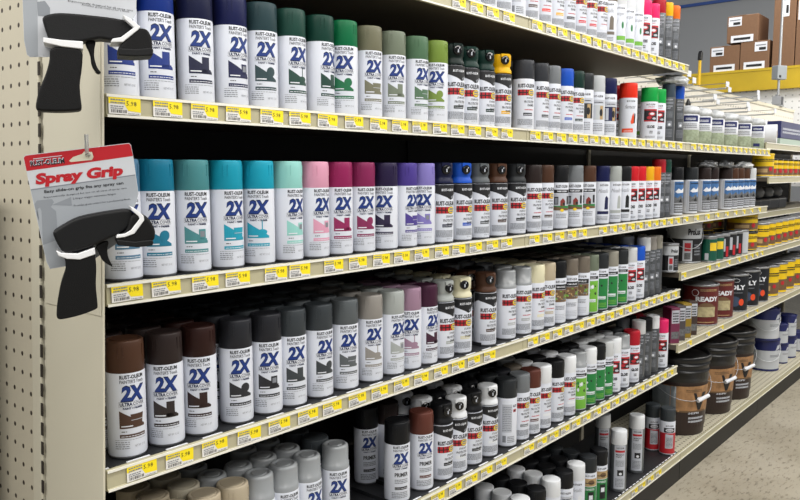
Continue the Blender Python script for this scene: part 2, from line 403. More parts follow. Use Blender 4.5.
# ------------------------------------------------------------------ spray cans
R = .0318
def can_body(r=R, h=.147, m=M_WHITE, rim=True):
    b = MB(); b.lathe([(r*.90, 0), (r*.96, .0008), (r*.965, .0035), (r*.985, .0045)], M_STEEL, 32, cap0=True, cap1=False)
    b.lathe([(r*.985, .0045), (r, .0075), (r, h-.004), (r*.97, h)], m, 32, cap1=True)
    return b.mesh('can_body')
def cap_plain(m, r=.0311, z0=.1455, z1=.199):
    b = MB(); h = z1-z0
    b.lathe([(r, z0), (r+.0004, z0+.001), (r-.0002, z0+h*.75), (r-.0006, z1-.0026), (r-.0013, z1-.0010), (r-.0026, z1-.0002), (r-.0060, z1), (r-.0068, z1-.0009), (r-.0090, z1-.0009), (r-.0098, z1)], m, 32)
    # little moulded snap tab on the side of the cap
    for a in (-.55, .9):
        for q in (-1, 1):
            aa = a+q*.13; b.box(-.0005, .0005, -r-.0006, -r+.002, z1-.028, z1-.008, m, Matrix.Rotation(aa, 3, 'Z'))
    return b.mesh('cap')
def cap_clear():
    b = MB(); r = .0309; z0, z1 = .1455, .199
    b.lathe([(r, z0), (r, z0+.012), (r-.0015, z0+.013), (r-.0018, z1-.006), (r-.003, z1-.002), (r-.006, z1), (r-.010, z1), (r-.011, z1-.002), (r-.016, z1-.002), (r-.017, z1-.0004)], M_CLEAR, 32)
    return b.mesh('cap')
def cap_trigger(m):
    b = MB(); r = .030
    b.lathe([(r+.0006, .150), (r+.0006, .152), (r, .158), (.0265, .163), (.0262, .168), (.0285, .172), (.0288, .196), (.0275, .2005), (.018, .2015)], m, 32)
    # flat brow over the nozzle
    b.box(-.012, .012, -.0315, -.018, .192, .2005, m)
    return b.mesh('cap')
def nozzle():
    b = MB()
    b.tube([(0, -.022, .184), (0, -.0318, .184)], .0118, M_GLOSSB, 22)
    b.tube([(0, -.0318, .184), (0, -.0332, .184)], [.0105, .0080], M_GLOSSB, 20)
    b.box(-.0016, .0016, -.0342, -.0325, .178, .186, M_LGREY); b.box(.0025, .0042, -.0340, -.0325, .187, .190, M_PRINTW)  # small white box is a painted highlight on the black nozzle
    return b.mesh('nozzle')
def swirl(f, seed):
    n0 = len(f.v)
    swirl_(f, seed)
    f.v[n0:] = [(x*1.18, l, z) for x, l, z in f.v[n0:]]
def swirl_(f, seed):
    # coloured swatch: a wedge falling to the right with an object's silhouette standing on it
    rnd = random.Random(seed)
    f.poly([(-.019, .083), (.018, .0565), (.018, .0525), (-.019, .0525)], M_INK, 1)
    k = seed % 5
    if k == 0: f.rect(.000, .012, .0545, .081, M_INK, 2); f.rect(-.003, .015, .054, .060, M_INK, 2)
    elif k == 1: f.disc(.007, .0705, .0075, .009, M_INK, 2); f.rect(.0035, .0105, .054, .066, M_INK, 2)
    elif k == 2: f.poly([(-.004, .076), (.016, .076), (.013, .054), (-.001, .054)], M_INK, 2); f.rect(-.003, .014, .0655, .0665, M_LGREY, 3)
    elif k == 3: f.rect(.002, .0135, .060, .0775, M_INK, 2); f.rect(.004, .0115, .064, .074, M_GREY, 3); f.rect(.0005, .016, .055, .061, M_INK, 2)
    else: f.disc(.006, .064, .0085, .0055, M_INK, 2); f.rect(.0052, .0068, .066, .086, M_INK, 2)
    f.rect(-.0165, -.001, .0555, .0575, M_PRINTW, 4)
    f.fine(-.0165, -.008, .0465, .049, M_BLACK, 1, 1, rnd)
    f.rect(-.019, .019, .0365, .0425, M_INK, 1); f.fine(-.017, .0175, .0385, .0405, M_PRINTW, 1, 2, rnd)
    f.fine(-.026, -.006, .018, .032, M_GREY, 4, 1, rnd, .4); f.fine(-.026, .019, .0325, .0338, M_GREY, 1, 1, rnd)
    f.text('NET WT. 12 OZ', .001, .0195, .0035, M_GREY, 1, w=.017, res=1)
def art_2x(seed=0, primer=False):
    f = Flat()
    f.text('RUST-OLEUM', -.0200, .1365, .0060, M_BLACK, 1, w=.041, bold=.035)
    f.text("PAINTER'S Touch", -.0200, .1288, .0056, mat('dark_grey_ink', '#3c3f46', .5), 1, w=.041, bold=.012)
    f.text('2X', -.0192, .0998, .0240, M_BLUED, 1, w=.039, shear=.12, bold=.06)
    f.text('2X', -.0186, .1003, .0226, M_BLUE, 2, w=.0378, shear=.12, bold=.035)
    f.rect(-.0225, .0215, .0895, .0977, M_BLUED, 1); f.rect(-.0221, .0211, .0899, .0973, M_PRINTW, 2)
    f.text('ULTRA', -.0208, .0912, .0052, M_BLUED, 3, w=.0200, bold=.05); f.text('COVER', .0002, .0912, .0052, M_BLUED, 3, w=.0200, bold=.015)
    f.text('PAINT + PRIMER', -.016, .0848, .0032, M_BLUED, 1, w=.034, bold=.04, res=1)
    if primer:
        f.text('PRIMER', -.0165, .067, .0095, M_BLACK, 1, w=.035, bold=.03)
        f.fine(-.0165, .018, .050, .062, M_GREY, 3, 1); f.rect(-.0165, .0165, .0345, .0415, M_INK, 1); f.fine(-.015, .015, .037, .039, M_PRINTW, 1, 2)
        f.fine(-.024, .018, .014, .030, M_GREY, 4, 1)
    else: swirl(f, seed)
    return f.mesh('label_print', R)
def plaid(f, x0, x1, z0, z1):
    f.rect(x0, x1, z0, z1, M_RED, 1)
    n = 4; zc = (z0+z1)/2
    for i in range(n):
        x = x0+(x1-x0)*(i+.5)/n; f.rect(x-.0013, x+.0013, z0, z1, M_BLACK, 2)
    f.rect(x0, x1, zc-.0013, zc+.0013, M_BLACK, 2)
    f.disc(x1+.001, zc, .0112, .0096, M_BLACK, 3); f.disc(x1+.001, zc, .0101, .0085, M_YEL, 4); f.rect(x1-.005, x1+.008, zc+.0005, zc+.005, M_GREY, 5); f.rect(x1-.006, x1+.0085, zc-.0045, zc-.0015, M_GREY, 5)
def art_plaid(trigger=False):
    f = Flat(); zp = .075 if trigger else .099
    if trigger:
        z1 = .1465
        f.poly([(-.05, z1), (-.05, .120), (-.034, .127), (-.016, .122), (.002, .115), (.012, .109), (.022, .112), (.030, .124), (.05, .120), (.05, z1)], M_BLACK, 1)
        f.text('RUST-OLEUM', -.012, .131, .0055, M_PRINTW, 2, w=.034, bold=.03, res=1)
        f.poly([(.014, .117), (.024, .121), (.021, .114), (.0155, .112)], M_GREY, 2)
    f.text('RUST-OLEUM', -.026, zp+.0225 if not trigger else zp+.0205, .0098, M_BLACK, 1, w=.053, bold=.045)
    plaid(f, -.0265, .0135, zp, zp+.0165)
    z = zp-.010
    f.text('STOPS RUST', .0245, z, .0052, M_BLACK, 1, w=.025, bold=.02, align='R', res=1)
    f.text('PROTECTIVE', .0245, z-.0105, .0062, M_BLACK, 1, w=.032, bold=.02, align='R', res=1)
    f.text('ENAMEL', .0245, z-.020, .0062, M_BLACK, 1, w=.022, bold=.02, align='R', res=1)
    if not trigger: f.fine(-.006, .0225, z-.031, z-.0265, M_RED, 1, 1)
    f.rect(-.010, .019, .0405 if trigger else .0425, .0485 if trigger else .0505, M_INK, 1); f.fine(-.008, .017, .0435 if trigger else .045, .0455 if trigger else .048, M_PRINTW, 1, 2)
    f.fine(-.026, .022, .016, .034, M_GREY, 6, 1, None, .65); f.text('NET WT. 12 OZ', .002, .0105, .003, M_GREY, 1, w=.019, res=1)
    return f.mesh('label_print', R)
def art_barn():
    f = Flat()
    f.text('RUST-OLEUM', -.020, .130, .0080, M_BLACK, 1, w=.040, bold=.035)
    f.rect(-.03, .03, .113, .124, M_BLACK, 1); f.text('FARM & BARN', -.016, .1165, .0048, M_PRINTW, 2, w=.032, bold=.03, res=1)
    f.rect(-.03, .03, .070, .111, M_LGREY, 1); f.rect(-.03, .03, .060, .074, M_GREEN, 2)
    f.poly([(-.006, .074), (-.006, .089), (.002, .098), (.010, .089), (.010, .074)], mat('barn_red_ink', '#7d2a25', .5), 3); f.rect(-.001, .005, .072, .082, M_BROWN, 4); f.disc(.006, .080, .004, .005, M_BLACK, 5)
    f.rect(-.025, -.012, .078, .102, M_BLACK, 3); f.rect(-.023, -.014, .080, .098, M_GREY, 4); f.rect(.017, .026, .078, .104, M_BLACK, 3)
    f.poly([(-.03, .060), (.03, .060), (.03, .066), (-.03, .072)], M_BROWN, 4)
    f.disc(.0, .060, .006, .0045, M_YEL, 5)
    f.fine(-.018, .018, .036, .052, M_GREY, 3, 1); f.fine(-.022, .022, .014, .030, M_LGREY, 4, 1)
    return f.mesh('label_print', R)
def art_script(orange=False):
    f = Flat()
    f.text('RUST-OLEUM', -.012, .131, .006, M_BLACK, 1, w=.030, bold=.03, res=1)
    f.text('Fluorescent' if orange else 'Metallic', -.019, .108, .013, M_BLACK if orange else M_GREY, 1, w=.037, shear=.35)
    if orange:
        f.poly([(.002, .060), (.008, .082), (.013, .094), (.016, .076), (.014, .056), (.006, .053)], M_ORANGE, 1); f.poly([(.013, .056), (.017, .092), (.022, .090), (.020, .056)], M_BLACK, 1)
        f.rect(-.028, .012, .024, .038, M_ORANGE, 1); f.fine(-.02, .008, .028, .032, M_PRINTW, 1, 2)
    else:
        f.poly([(.004, .052), (.006, .092), (.012, .098), (.020, .090), (.020, .052)], M_INK, 1); f.rect(-.02, .024, .036, .046, M_INK, 1)
        f.fine(-.02, .02, .016, .030, M_GREY, 3, 1)
    return f.mesh('label_print', R)
def art_block():
    f = Flat()
    f.text('RUST-OLEUM', -.017, .132, .0055, M_BLACK, 1, w=.032, bold=.03, res=1); f.text('SPECIALTY', -.010, .124, .004, M_RED, 1, w=.024, bold=.02, res=1)
    f.rect(-.026, .026, .072, .118, M_RED, 1); f.poly([(-.026, .078), (.026, .074), (.026, .110), (-.026, .114)], M_BLACK, 2)
    f.disc(.004, .100, .013, .0085, M_RED, 3); f.disc(.004, .1005, .0085, .0045, M_PRINTW, 4); f.disc(-.006, .086, .009, .006, M_RED, 3); f.disc(.013, .083, .008, .004, M_LGREY, 3)
    f.text('GLOSS', -.014, .048, .0095, M_BLACK, 1, w=.030, bold=.06); f.fine(-.004, .008, .028, .040, M_BLACK, 2, 1); f.fine(-.02, .02, .012, .020, M_GREY, 2, 1)
    return f.mesh('label_print', R)
def art_picture(top=M_LGREY):
    f = Flat()
    f.text('RUST-OLEUM', -.018, .128, .0065, M_BLACK, 1, w=.036, bold=.03, res=1); f.rect(-.03, .03, .105, .120, M_LGREY, 1); f.fine(-.012, .02, .110, .115, M_BLACK, 1, 2)
    f.rect(-.03, .03, .055, .103, M_INK, 1); f.rect(-.020, -.006, .058, .098, M_LGREY, 2); f.rect(.008, .020, .056, .100, M_TAN, 2); f.disc(.012, .078, .006, .012, M_BLACK, 3); f.rect(-.018, -.016, .060, .096, M_BLACK, 3)
    f.fine(-.02, .02, .018, .046, M_GREY, 5, 1)
    return f.mesh('label_print', R)
def art_camo():
    f = Flat(); rr = random.Random(9)
    f.text('RUST-OLEUM', -.016, .131, .0065, M_BLACK, 1, w=.034, bold=.03, res=1); f.rect(-.03, .03, .110, .126, M_BLACK, 1); f.text('CAMOUFLAGE', -.016, .1155, .005, M_PRINTW, 2, w=.034, bold=.03, res=1)
    f.rect(-.03, .03, .070, .109, M_BROWN, 1)
    for i in range(26): f.disc(rr.uniform(-.026, .026), rr.uniform(.074, .105), rr.uniform(.002, .005), rr.uniform(.0015, .004), rr.choice([M_TAN, M_BLACK, M_LIME, M_STONE]), 2+i % 3, 7)
    f.fine(-.018, .018, .046, .060, M_GREY, 3, 1); f.fine(-.022, .022, .014, .034, M_LGREY, 4, 1)
    return f.mesh('label_print', R)
def art_green(lime=False):
    f = Flat(); rr = random.Random(4+lime)
    f.text('RUST-OLEUM', -.017, .133, .0055, M_BLACK, 1, w=.034, bold=.03, res=1); f.rect(-.03, .03, .118, .128, M_BLACK, 1); f.fine(-.018, .018, .121, .125, M_PRINTW, 1, 2)
    f.rect(-.03, .03, .007, .112, M_LIME if lime else M_GREEN, 1)
    for i in range(16): f.disc(rr.uniform(-.022, .022), rr.uniform(.055, .105), rr.uniform(.002, .005), rr.uniform(.003, .008), rr.choice([M_PRINTW, M_BLACK, M_GREEN, M_LIME]), 2+i % 2, 6)
    f.rect(-.016, .018, .040, .050, M_PRINTW, 2); f.fine(-.014, .016, .043, .047, M_GREEN, 1, 3); f.fine(-.02, .02, .014, .030, M_LIME, 3, 2)
    return f.mesh('label_print', R)
def art_orangeg():
    f = Flat(); rr = random.Random(14)
    f.text('RUST-OLEUM', -.017, .132, .006, M_BLACK, 1, w=.034, bold=.03, res=1); f.rect(-.03, .03, .098, .126, M_TAN, 1); f.disc(.004, .112, .012, .009, M_BROWN, 2); f.fine(-.018, .018, .108, .114, M_BLACK, 1, 3)
    f.rect(-.03, .03, .007, .096, M_GREEN, 1); f.rect(-.008, .014, .024, .078, M_BLACK, 2); f.rect(-.004, .010, .050, .066, M_PRINTW, 3); f.fine(-.018, .018, .084, .092, M_PRINTW, 2, 2)
    return f.mesh('label_print', R)
RT_ = .0265
def art_tall(pale=False):
    f = Flat()
    m1 = M_LGREY if not pale else M_BLACK
    if pale: f.rect(-.019, .019, .012, .176, M_LGREY, 1)
    f.text('RUST-OLEUM', -.012, .164, .0055, m1, 2, w=.024, bold=.03, res=1); f.rect(-.016, .016, .150, .158, M_RED if pale else M_GREY, 2)
    f.text('MARKING', -.013, .139, .0055, m1, 2, w=.026, bold=.02, res=1); f.text('PAINT', -.013, .131, .0055, m1, 2, w=.018, bold=.02, res=1)
    f.fine(-.014, .014, .098, .122, M_GREY, 5, 2); f.rect(-.008, .012, .062, .084, M_BLACK if pale else M_GREY, 2); f.disc(.002, .070, .005, .005, M_PRINTW, 3)
    f.fine(-.014, .014, .022, .054, M_GREY, 6, 2)
    return f.mesh('label_print', RT_)
def art_red():
    f = Flat()
    f.rect(-.0485, .0485, .0075, .096, M_RED, 1)
    f.text('RUST-OLEUM', -.016, .124, .006, M_BLACK, 1, w=.032, bold=.03, res=1); f.rect(-.024, .024, .098, .118, M_BLACK, 1); f.disc(0, .108, .017, .007, M_PRINTW, 2); f.fine(-.012, .012, .104, .112, M_BLACK, 2, 3)
    f.poly([(-.017, .030), (.017, .030), (.017, .088), (-.017, .092)], M_LGREY, 2); f.fine(-.014, .014, .036, .080, M_BLACK, 8, 3, None, .4)
    return f.mesh('label_print', R)
def art_side():       # a can turned so its back text shows
    f = Flat(); f.rect(-.024, .006, .045, .128, M_LGREY, 1); f.fine(-.022, .004, .050, .124, M_GREY, 14, 2, None, .4); f.rect(.010, .022, .104, .1125, M_RED, 1); f.rect(.012, .020, .106, .110, M_BLACK, 2)
    f.text('RUST', .010, .119, .007, M_BLACK, 1, w=.014, bold=.03, res=1); f.rect(-.022, -.012, .015, .035, M_GREY, 1); f.fine(-.008, .016, .015, .035, M_GREY, 4, 1)
    return f.mesh('label_print', R)
def art_flower():
    f = Flat(); f.text('RUST-OLEUM', -.012, .131, .006, M_BLACK, 1, w=.030, bold=.03, res=1); f.text('Lacquer', -.018, .110, .012, M_GREY, 1, w=.034, shear=.3)
    f.poly([(-.02, .045), (-.016, .085), (-.006, .100), (-.010, .080), (-.012, .048)], M_LGREY, 1); f.disc(.010, .078, .0045, .012, M_GREEN, 1); f.rect(-.025, .025, .028, .042, M_LIME, 1); f.fine(-.02, .02, .012, .024, M_GREY, 3, 1)
    return f.mesh('label_print', R)
BODY = can_body(); BODYT = can_body(RT_, .178, mat('smoky_can', '#55585c', .3, .3)); BODYTW = can_body(RT_, .178, mat('silver_can', '#6f7478', .3, .5)); BODYD = can_body(R, .147, mat('dark_can', '#202226', .35))
CAP = cap_plain(M_CAP); CAPC = cap_clear(); CAPT = cap_plain(M_CAP, .0258, .176, .228); CAPTR = cap_trigger(M_CAP); NOZ = nozzle(); CAPTALL = CAPT
ART = {'x0': art_2x(0), 'x1': art_2x(1), 'x2': art_2x(2), 'x3': art_2x(3), 'x4': art_2x(4), 'p': art_2x(0, True), 's': art_plaid(), 't': art_plaid(True), 'b': art_barn(), 'k': art_script(), 'f': art_script(True),
       'g': art_block(), 'o': art_picture(), 'c': art_camo(), 'n': art_green(), 'm': art_green(True), 'h': art_orangeg(), 'l': art_tall(), 'w': art_tall(True), 'r': art_red(), 'd': art_side(), 'y': art_flower()}
KD = {'x': 'white can with blue 2X', 'p': 'white primer can', 's': 'white can with plaid stripe', 't': 'nozzle-front can with plaid stripe', 'b': 'barn-picture can', 'k': 'script-lettered can', 'f': 'wide script-lettered can',
      'g': 'red-and-black block label can', 'o': 'room-picture can', 'c': 'camouflage-label can', 'n': 'green-label can', 'm': 'lime-label can', 'h': 'orange-and-green label can', 'l': 'tall smoky can', 'w': 'tall silver can',
      'r': 'red-bodied can', 'd': 'white can showing its back text', 'y': 'flower-label can'}
COL = {'navy': '#171c47', 'deepblue': '#16317f', 'inknavy': '#161a38', 'spruce': '#2b4247', 'forest': '#1d4239', 'hunter': '#123a30', 'green': '#0d6a41', 'khaki': '#6d6c58', 'sage': '#6f7868', 'moss': '#527257', 'olive': '#728a3c',
       'blackgreen': '#10211e', 'darkgreen': '#13302a', 'yellow': '#eab414', 'black': '#17181b', 'smoke': '#33353a', 'grey': '#73777b', 'blue': '#1d51b8', 'charcoal': '#2a2d30', 'chrome': '#b9bdc0', 'redcap': '#c8202a', 'orangered': '#e2331f',
       'brightgreen': '#169a44', 'slateblue': '#4c7390', 'teal': '#12718f', 'greyteal': '#478489', 'turquoise': '#1896b0', 'aqua': '#93cfc8', 'pink': '#d296ae', 'raspberry': '#8f2457', 'berry': '#7d2450', 'eggplant': '#251c3c', 'purple': '#4a3b8a',
       'lavender': '#8177bb', 'brown': '#4b3225', 'darkbrown': '#2c2322', 'espresso': '#2b1714', 'graphite': '#26272c', 'slate': '#3a3f43', 'midgrey': '#585d60', 'warmgrey': '#8b8782', 'lightgrey': '#a3a8a6', 'mauve': '#9b7d92', 'plum': '#3f1f34',
       'cream': '#d6d1b3', 'beige': '#b1a58f', 'taupe': '#6f675d', 'white': '#dfe2e6', 'offwhite': '#c9ccce', 'clear': '#a9adb0', 'rust': '#5b332b', 'hotpink': '#e02a6a', 'crimson': '#a81d2c', 'orange': '#e0701c', 'gold': '#e0a81c', 'bluegrey': '#3f4b57', 'stone': '#8d8a80', 'ivory': '#b7b09d'}
NAME = {'deepblue': 'deep blue', 'inknavy': 'inky navy', 'khaki': 'khaki grey', 'blackgreen': 'black-green', 'darkgreen': 'dark green', 'redcap': 'red', 'orangered': 'orange-red', 'brightgreen': 'bright green', 'slateblue': 'slate blue', 'greyteal': 'grey-teal',
        'darkbrown': 'dark brown', 'midgrey': 'mid grey', 'warmgrey': 'warm grey', 'lightgrey': 'light grey', 'offwhite': 'off-white', 'clear': 'clear', 'rust': 'rust brown', 'hotpink': 'hot pink', 'bluegrey': 'blue-grey'}
def cn(c): return NAME.get(c, c)
PROTO = {}
def can_parts(kind, c, sw):
    clear = (c == 'clear')
    tall = kind in 'lw'
    k = kind if kind != 'x' else 'x%d' % sw
    body = BODYT if kind == 'l' else BODYTW if kind == 'w' else BODY
    cap = CAPT if tall else CAPTR if kind == 't' else CAPC if clear else CAP
    return body, cap, ART[k]
can_rng = random.Random(21)
ALL = []
def spray_can(kind, c, x, y, z, shelf_name, row, sw=None, rot=None, jit=.08, off=None):
    sw = can_rng.randrange(5) if sw is None else sw
    key = (kind, c == 'clear', sw if kind == 'x' else 0)
    if key not in PROTO:
        root = thing('spray_can', '', 'spray can'); body, cap, art = can_parts(kind, c, sw)
        b = link('can_body', body, root); q = link('cap', cap, root); l = link('label_print', art, root)
        if kind == 't': link('nozzle', NOZ, q)
        PROTO[key] = [root, False]
    root, used = PROTO[key]
    if used:
        r2 = root.copy(); col.objects.link(r2)
        for ch in root.children:
            c2 = ch.copy(); col.objects.link(c2); c2.parent = r2
            for g2 in ch.children: c3 = g2.copy(); col.objects.link(c3); c3.parent = c2
        root = r2
    PROTO[key][1] = True
    th = math.atan2(x-CAM.x, y-CAM.y)
    if rot is None:
        want = off if off is not None else .50 + can_rng.uniform(-.12, .12) if kind in 'st' else ((.35 if x < 1.75 else .28) + can_rng.uniform(-.15, .2))
        rot = max(0.0, th-want)
    rot += can_rng.uniform(-jit, jit)
    if kind == 'w': root.scale = (1.15, 1.15, 1.02)
    root.location = (x, y, z); root.rotation_euler = (0, 0, -rot)
    cc = hexc(COL[c])
    v = can_rng.uniform(.93, 1.07); cc = (cc[0]*v, cc[1]*v, cc[2]*v, 1)
    for ch in root.children: ch.color = cc
    ALL.append(dict(o=root, kind=kind, c=c, x=x, y=y, shelf=shelf_name, row=row))
    return root
YR = [.055, .121, .187, .253, .319]
CAN_H = {'l': .228, 'w': .228}
def row(k, spec, rows=1):
    """spec: list of (column of the photo at mid height, kind, colour, options)"""
    z = ZS[k]; last = 0; placed = []; back = []
    for it in spec:
        u, kind, c = it[:3]; opt = it[3] if len(it) > 3 else {}
        y = YR[0]+opt.get('dy', 0); h = CAN_H.get(kind, .199)
        x = opt['x'] if 'x' in opt else x_at(u, z+h*opt.get('f', .5), y)
        if opt.get('dy', 0) < .04:
            x = max(x, last+(.0645 if kind not in 'lw' else .0595)); last = x
        placed.append((x, y)); spray_can(kind, c, x, y, z+.0002, k, 1, sw=opt.get('sw'), rot=opt.get('rot'), off=opt.get('off'))
        for r in range(1, opt.get('n', rows)): back.append((kind, opt.get('b', c), x+can_rng.uniform(-.001, .001), YR[r]+(y-YR[0]), h, r, opt))
    for kind, c, x, y, h, r, opt in back:
        if visible_top(x, y, z, h, k) and all((x-a)**2+(y-b)**2 > .0635**2 for a, b in placed):
            placed.append((x, y)); spray_can(kind, c, x, y, z+.0002, k, r+1, sw=opt.get('sw'))
ABOVE = {'A': 'S0', 'B': 'A', 'C': 'B', 'D': 'C', 'E': 'D'}
def visible_top(x, y, z, h, k):
    p = proj(Vector((x, y-.02, z+h)))
    if p is None or not (95 < p[0] < 805) or p[1] > 505: return False
    za = ZS[ABOVE[k]]-RH; t = (0-CAM.y)/(y-CAM.y)      # line of sight to the cap crosses the shelf front at fraction t
    zc = CAM.z+(z+h-CAM.z)*t
    return zc < za+.02
row('A', [(117, 'x', 'deepblue', {'sw': 3}), (155, 'x', 'deepblue', {'off': 0.33, 'sw': 0}), (195, 'x', 'inknavy', {'off': 0.4, 'sw': 0}), (230, 'x', 'navy', {'off': 0.6, 'sw': 3}), (261, 'x', 'spruce', {'off': 0.3, 'sw': 1}), (290, 'x', 'forest', {'off': 0.6, 'sw': 4}), (319, 'x', 'hunter', {'off': 0.75, 'sw': 0}),
  (343, 'x', 'green', {'off': 0.05, 'sw': 1}), (368, 'x', 'khaki', {'off': 0.4, 'sw': 2}), (392, 'x', 'sage', {'off': 0.45, 'sw': 0}), (415, 'x', 'moss', {'off': 0.7, 'sw': 2}), (435, 'x', 'olive', {'off': 0.1, 'sw': 1}), (452, 't', 'blackgreen'), (467, 't', 'darkgreen'), (483, 't', 'darkgreen'), (500, 't', 'yellow'),
  (523, 's', 'smoke'), (538, 's', 'smoke'), (550, 's', 'grey'), (563, 's', 'blue'), (574, 's', 'darkgreen'), (583, 'o', 'charcoal'), (595, 'o', 'chrome'), (607, 'o', 'navy'), (615, 'g', 'redcap', {'dy': .07}),
  (628, 'f', 'orangered'), (640, 'y', 'lightgrey', {'dy': .07}), (649, 'g', 'brightgreen'), (657, 'g', 'brightgreen'), (668, 'l', 'bluegrey'), (677, 'l', 'blue')])
row('B', [(121, 'x', 'slateblue', {'sw': 1}), (155, 'x', 'teal', {'off': 0.1, 'sw': 1}), (192, 'x', 'greyteal', {'off': 0.33, 'sw': 3}), (226, 'x', 'turquoise', {'off': 0.5, 'sw': 2}), (258, 'x', 'turquoise', {'off': 0, 'sw': 4}), (287, 'x', 'aqua', {'off': 0.9, 'sw': 3}), (314, 'x', 'pink', {'off': 0.6, 'sw': 3}),
  (338, 'x', 'raspberry', {'off': 0.35, 'sw': 0}), (361, 'x', 'berry', {'off': 0.45, 'sw': 1}), (384, 'x', 'eggplant', {'off': 0, 'sw': 0}), (404, 'x', 'purple', {'off': 0.9, 'sw': 2}), (422, 'x', 'lavender', {'off': 0.1, 'sw': 3}), (441, 't', 'inknavy'), (460, 't', 'blue'), (478, 't', 'midgrey'), (496, 't', 'brown'),
  (515, 't', 'charcoal'), (531, 's', 'darkbrown'), (543, 's', 'brown'), (558, 'b', 'black'), (573, 'b', 'grey'), (586, 'b', 'brown'), (600, 'k', 'navy'), (612, 'k', 'lightgrey'), (622, 'k', 'black'), (629, 'g', 'redcap'), (637, 'g', 'redcap'), (645, 'g', 'gold'), (652, 'g', 'orange'),
  (658, 'l', 'crimson'), (664, 'l', 'forest')])
row('C', [(126, 'x', 'brown', {'off': 0.3, 'sw': 2, 'b': 'darkbrown'}), (165, 'x', 'darkbrown', {'off': 0.1, 'sw': 0}), (199, 'x', 'espresso', {'off': 0, 'sw': 0}), (236, 'x', 'graphite', {'off': 0.3, 'sw': 1}), (266, 'x', 'graphite', {'off': 0.15, 'sw': 3, 'b': 'slate'}), (291, 'x', 'slate', {'off': 0.45, 'sw': 0}),
  (318, 'x', 'slate', {'off': 0.6, 'sw': 1, 'b': 'midgrey'}), (344, 'x', 'midgrey', {'off': 0.35, 'sw': 2}), (369, 'x', 'warmgrey', {'off': 0.45, 'sw': 4}), (391, 'x', 'lightgrey', {'off': 0.65, 'sw': 3}), (407, 'x', 'mauve', {'off': 0.2, 'sw': 4}), (424, 'x', 'plum', {'off': 0.75, 'sw': 0}), (442, 't', 'lightgrey'), (460, 't', 'cream'),
  (474, 's', 'black', {'dy': .10, 'n': 1}), (485, 't', 'brown'), (505, 's', 'clear'), (521, 's', 'clear'), (534, 's', 'cream'), (545, 's', 'beige'), (556, 'c', 'black'), (568, 'c', 'taupe'), (580, 'c', 'taupe'), (589, 'm', 'sage'), (599, 'n', 'charcoal'), (609, 'n', 'stone'),
  (619, 'n', 'charcoal'), (628, 'g', 'offwhite'), (636, 'g', 'blue'), (643, 'l', 'offwhite'), (649, 'l', 'warmgrey'), (655, 'l', 'stone')], rows=4)
row('D', [(150, 'x', 'beige', {'x': x_at(172, ZS['D']+.19, YR[0])}), (0, 'x', 'beige', {'x': x_at(204, ZS['D']+.19, YR[0]), 'b': 'ivory'}), (0, 'x', 'beige', {'x': x_at(228, ZS['D']+.19, YR[0]), 'b': 'clear'}),
  (0, 'x', 'clear', {'x': x_at(255, ZS['D']+.19, YR[0])}), (0, 'x', 'clear', {'x': x_at(281, ZS['D']+.19, YR[0])}), (0, 'x', 'clear', {'x': x_at(305, ZS['D']+.19, YR[0])}), (0, 'x', 'clear', {'x': x_at(335, ZS['D']+.19, YR[0]), 'b': 'slate'}),
  (0, 'p', 'black', {'x': x_at(366, ZS['D']+.15, YR[2]), 'dy': YR[2]-YR[0], 'n': 2}), (0, 'p', 'darkbrown', {'x': x_at(382, ZS['D']+.15, YR[2]), 'dy': YR[1]-YR[0]+.05, 'n': 1}),
  (397, 'p', 'black', {'f': .9, 'n': 1}), (421, 'p', 'rust', {'f': .9, 'b': 'rust'}), (441, 't', 'black', {'f': .7, 'b': 'white'}), (454, 't', 'white', {'f': .7, 'b': 'black'}), (471, 't', 'black', {'f': .7, 'b': 'white'}), (487, 't', 'white', {'f': .7, 'b': 'black'}),
  (506, 'd', 'charcoal', {'n': 3}), (519, 's', 'grey', {'b': 'graphite'}), (530, 's', 'rust', {'b': 'taupe'}), (541, 's', 'white', {'b': 'offwhite'}), (554, 's', 'black'), (566, 's', 'white'), (577, 'm', 'clear', {'b': 'black'}), (587, 'n', 'white', {'b': 'black'}), (596, 'n', 'black', {'b': 'offwhite'}),
  (604, 'n', 'offwhite'), (612, 'g', 'white', {'b': 'offwhite'}), (621, 'g', 'clear'), (631, 'g', 'crimson', {'b': 'charcoal'}), (638, 'l', 'offwhite', {'b': 'grey'}), (645, 'l', 'black'), (652, 'l', 'white', {'b': 'crimson'}), (660, 'g', 'hotpink', {'b': 'hotpink'})], rows=4)
zE = ZS['E']
def ecol(u): return x_at(u, zE+.199, YR[0])
row('E', [(0, 's', 'black', {'x': ecol(453)}), (0, 's', 'white', {'x': ecol(475)}), (0, 's', 'black', {'x': ecol(497)}), (0, 's', 'white', {'x': ecol(520)}), (0, 's', 'black', {'x': ecol(536)}), (0, 's', 'white', {'x': ecol(551)}), (0, 'o', 'black', {'x': ecol(564)}),
  (0, 'k', 'white', {'x': ecol(576), 'b': 'black'}), (0, 'h', 'charcoal', {'x': ecol(588), 'n': 4}), (0, 'h', 'black', {'x': ecol(599), 'n': 1}),
  (619, 'w', 'white', {'f': .9, 'dy': -.008, 'n': 1}), (603, 'w', 'offwhite', {'f': .9, 'dy': .12, 'n': 1}), (637, 'w', 'white', {'f': .9, 'dy': .012, 'n': 1}), (668, 'r', 'slate', {'f': .9, 'dy': -.008, 'n': 1}), (653, 'r', 'slate', {'f': .9, 'dy': .06, 'n': 1})], rows=5)
s0 = ['s', 's', 's', 's', 'd', 's', 's', 's', 's', 's', 's', 's', 'k', 'y', 'y', 'y', 'g', 'g', 'l', 'l', 'l']
s0c = ['grey', 'white', 'white', 'charcoal', 'charcoal', 'brown', 'orangered', 'yellow', 'charcoal', 'redcap', 'redcap', 'white', 'taupe', 'white', 'white', 'white', 'hotpink', 'hotpink', 'crimson', 'yellow', 'orange']
x = x_at(452, ZS['S0']+.03, YR[0]); spec = []
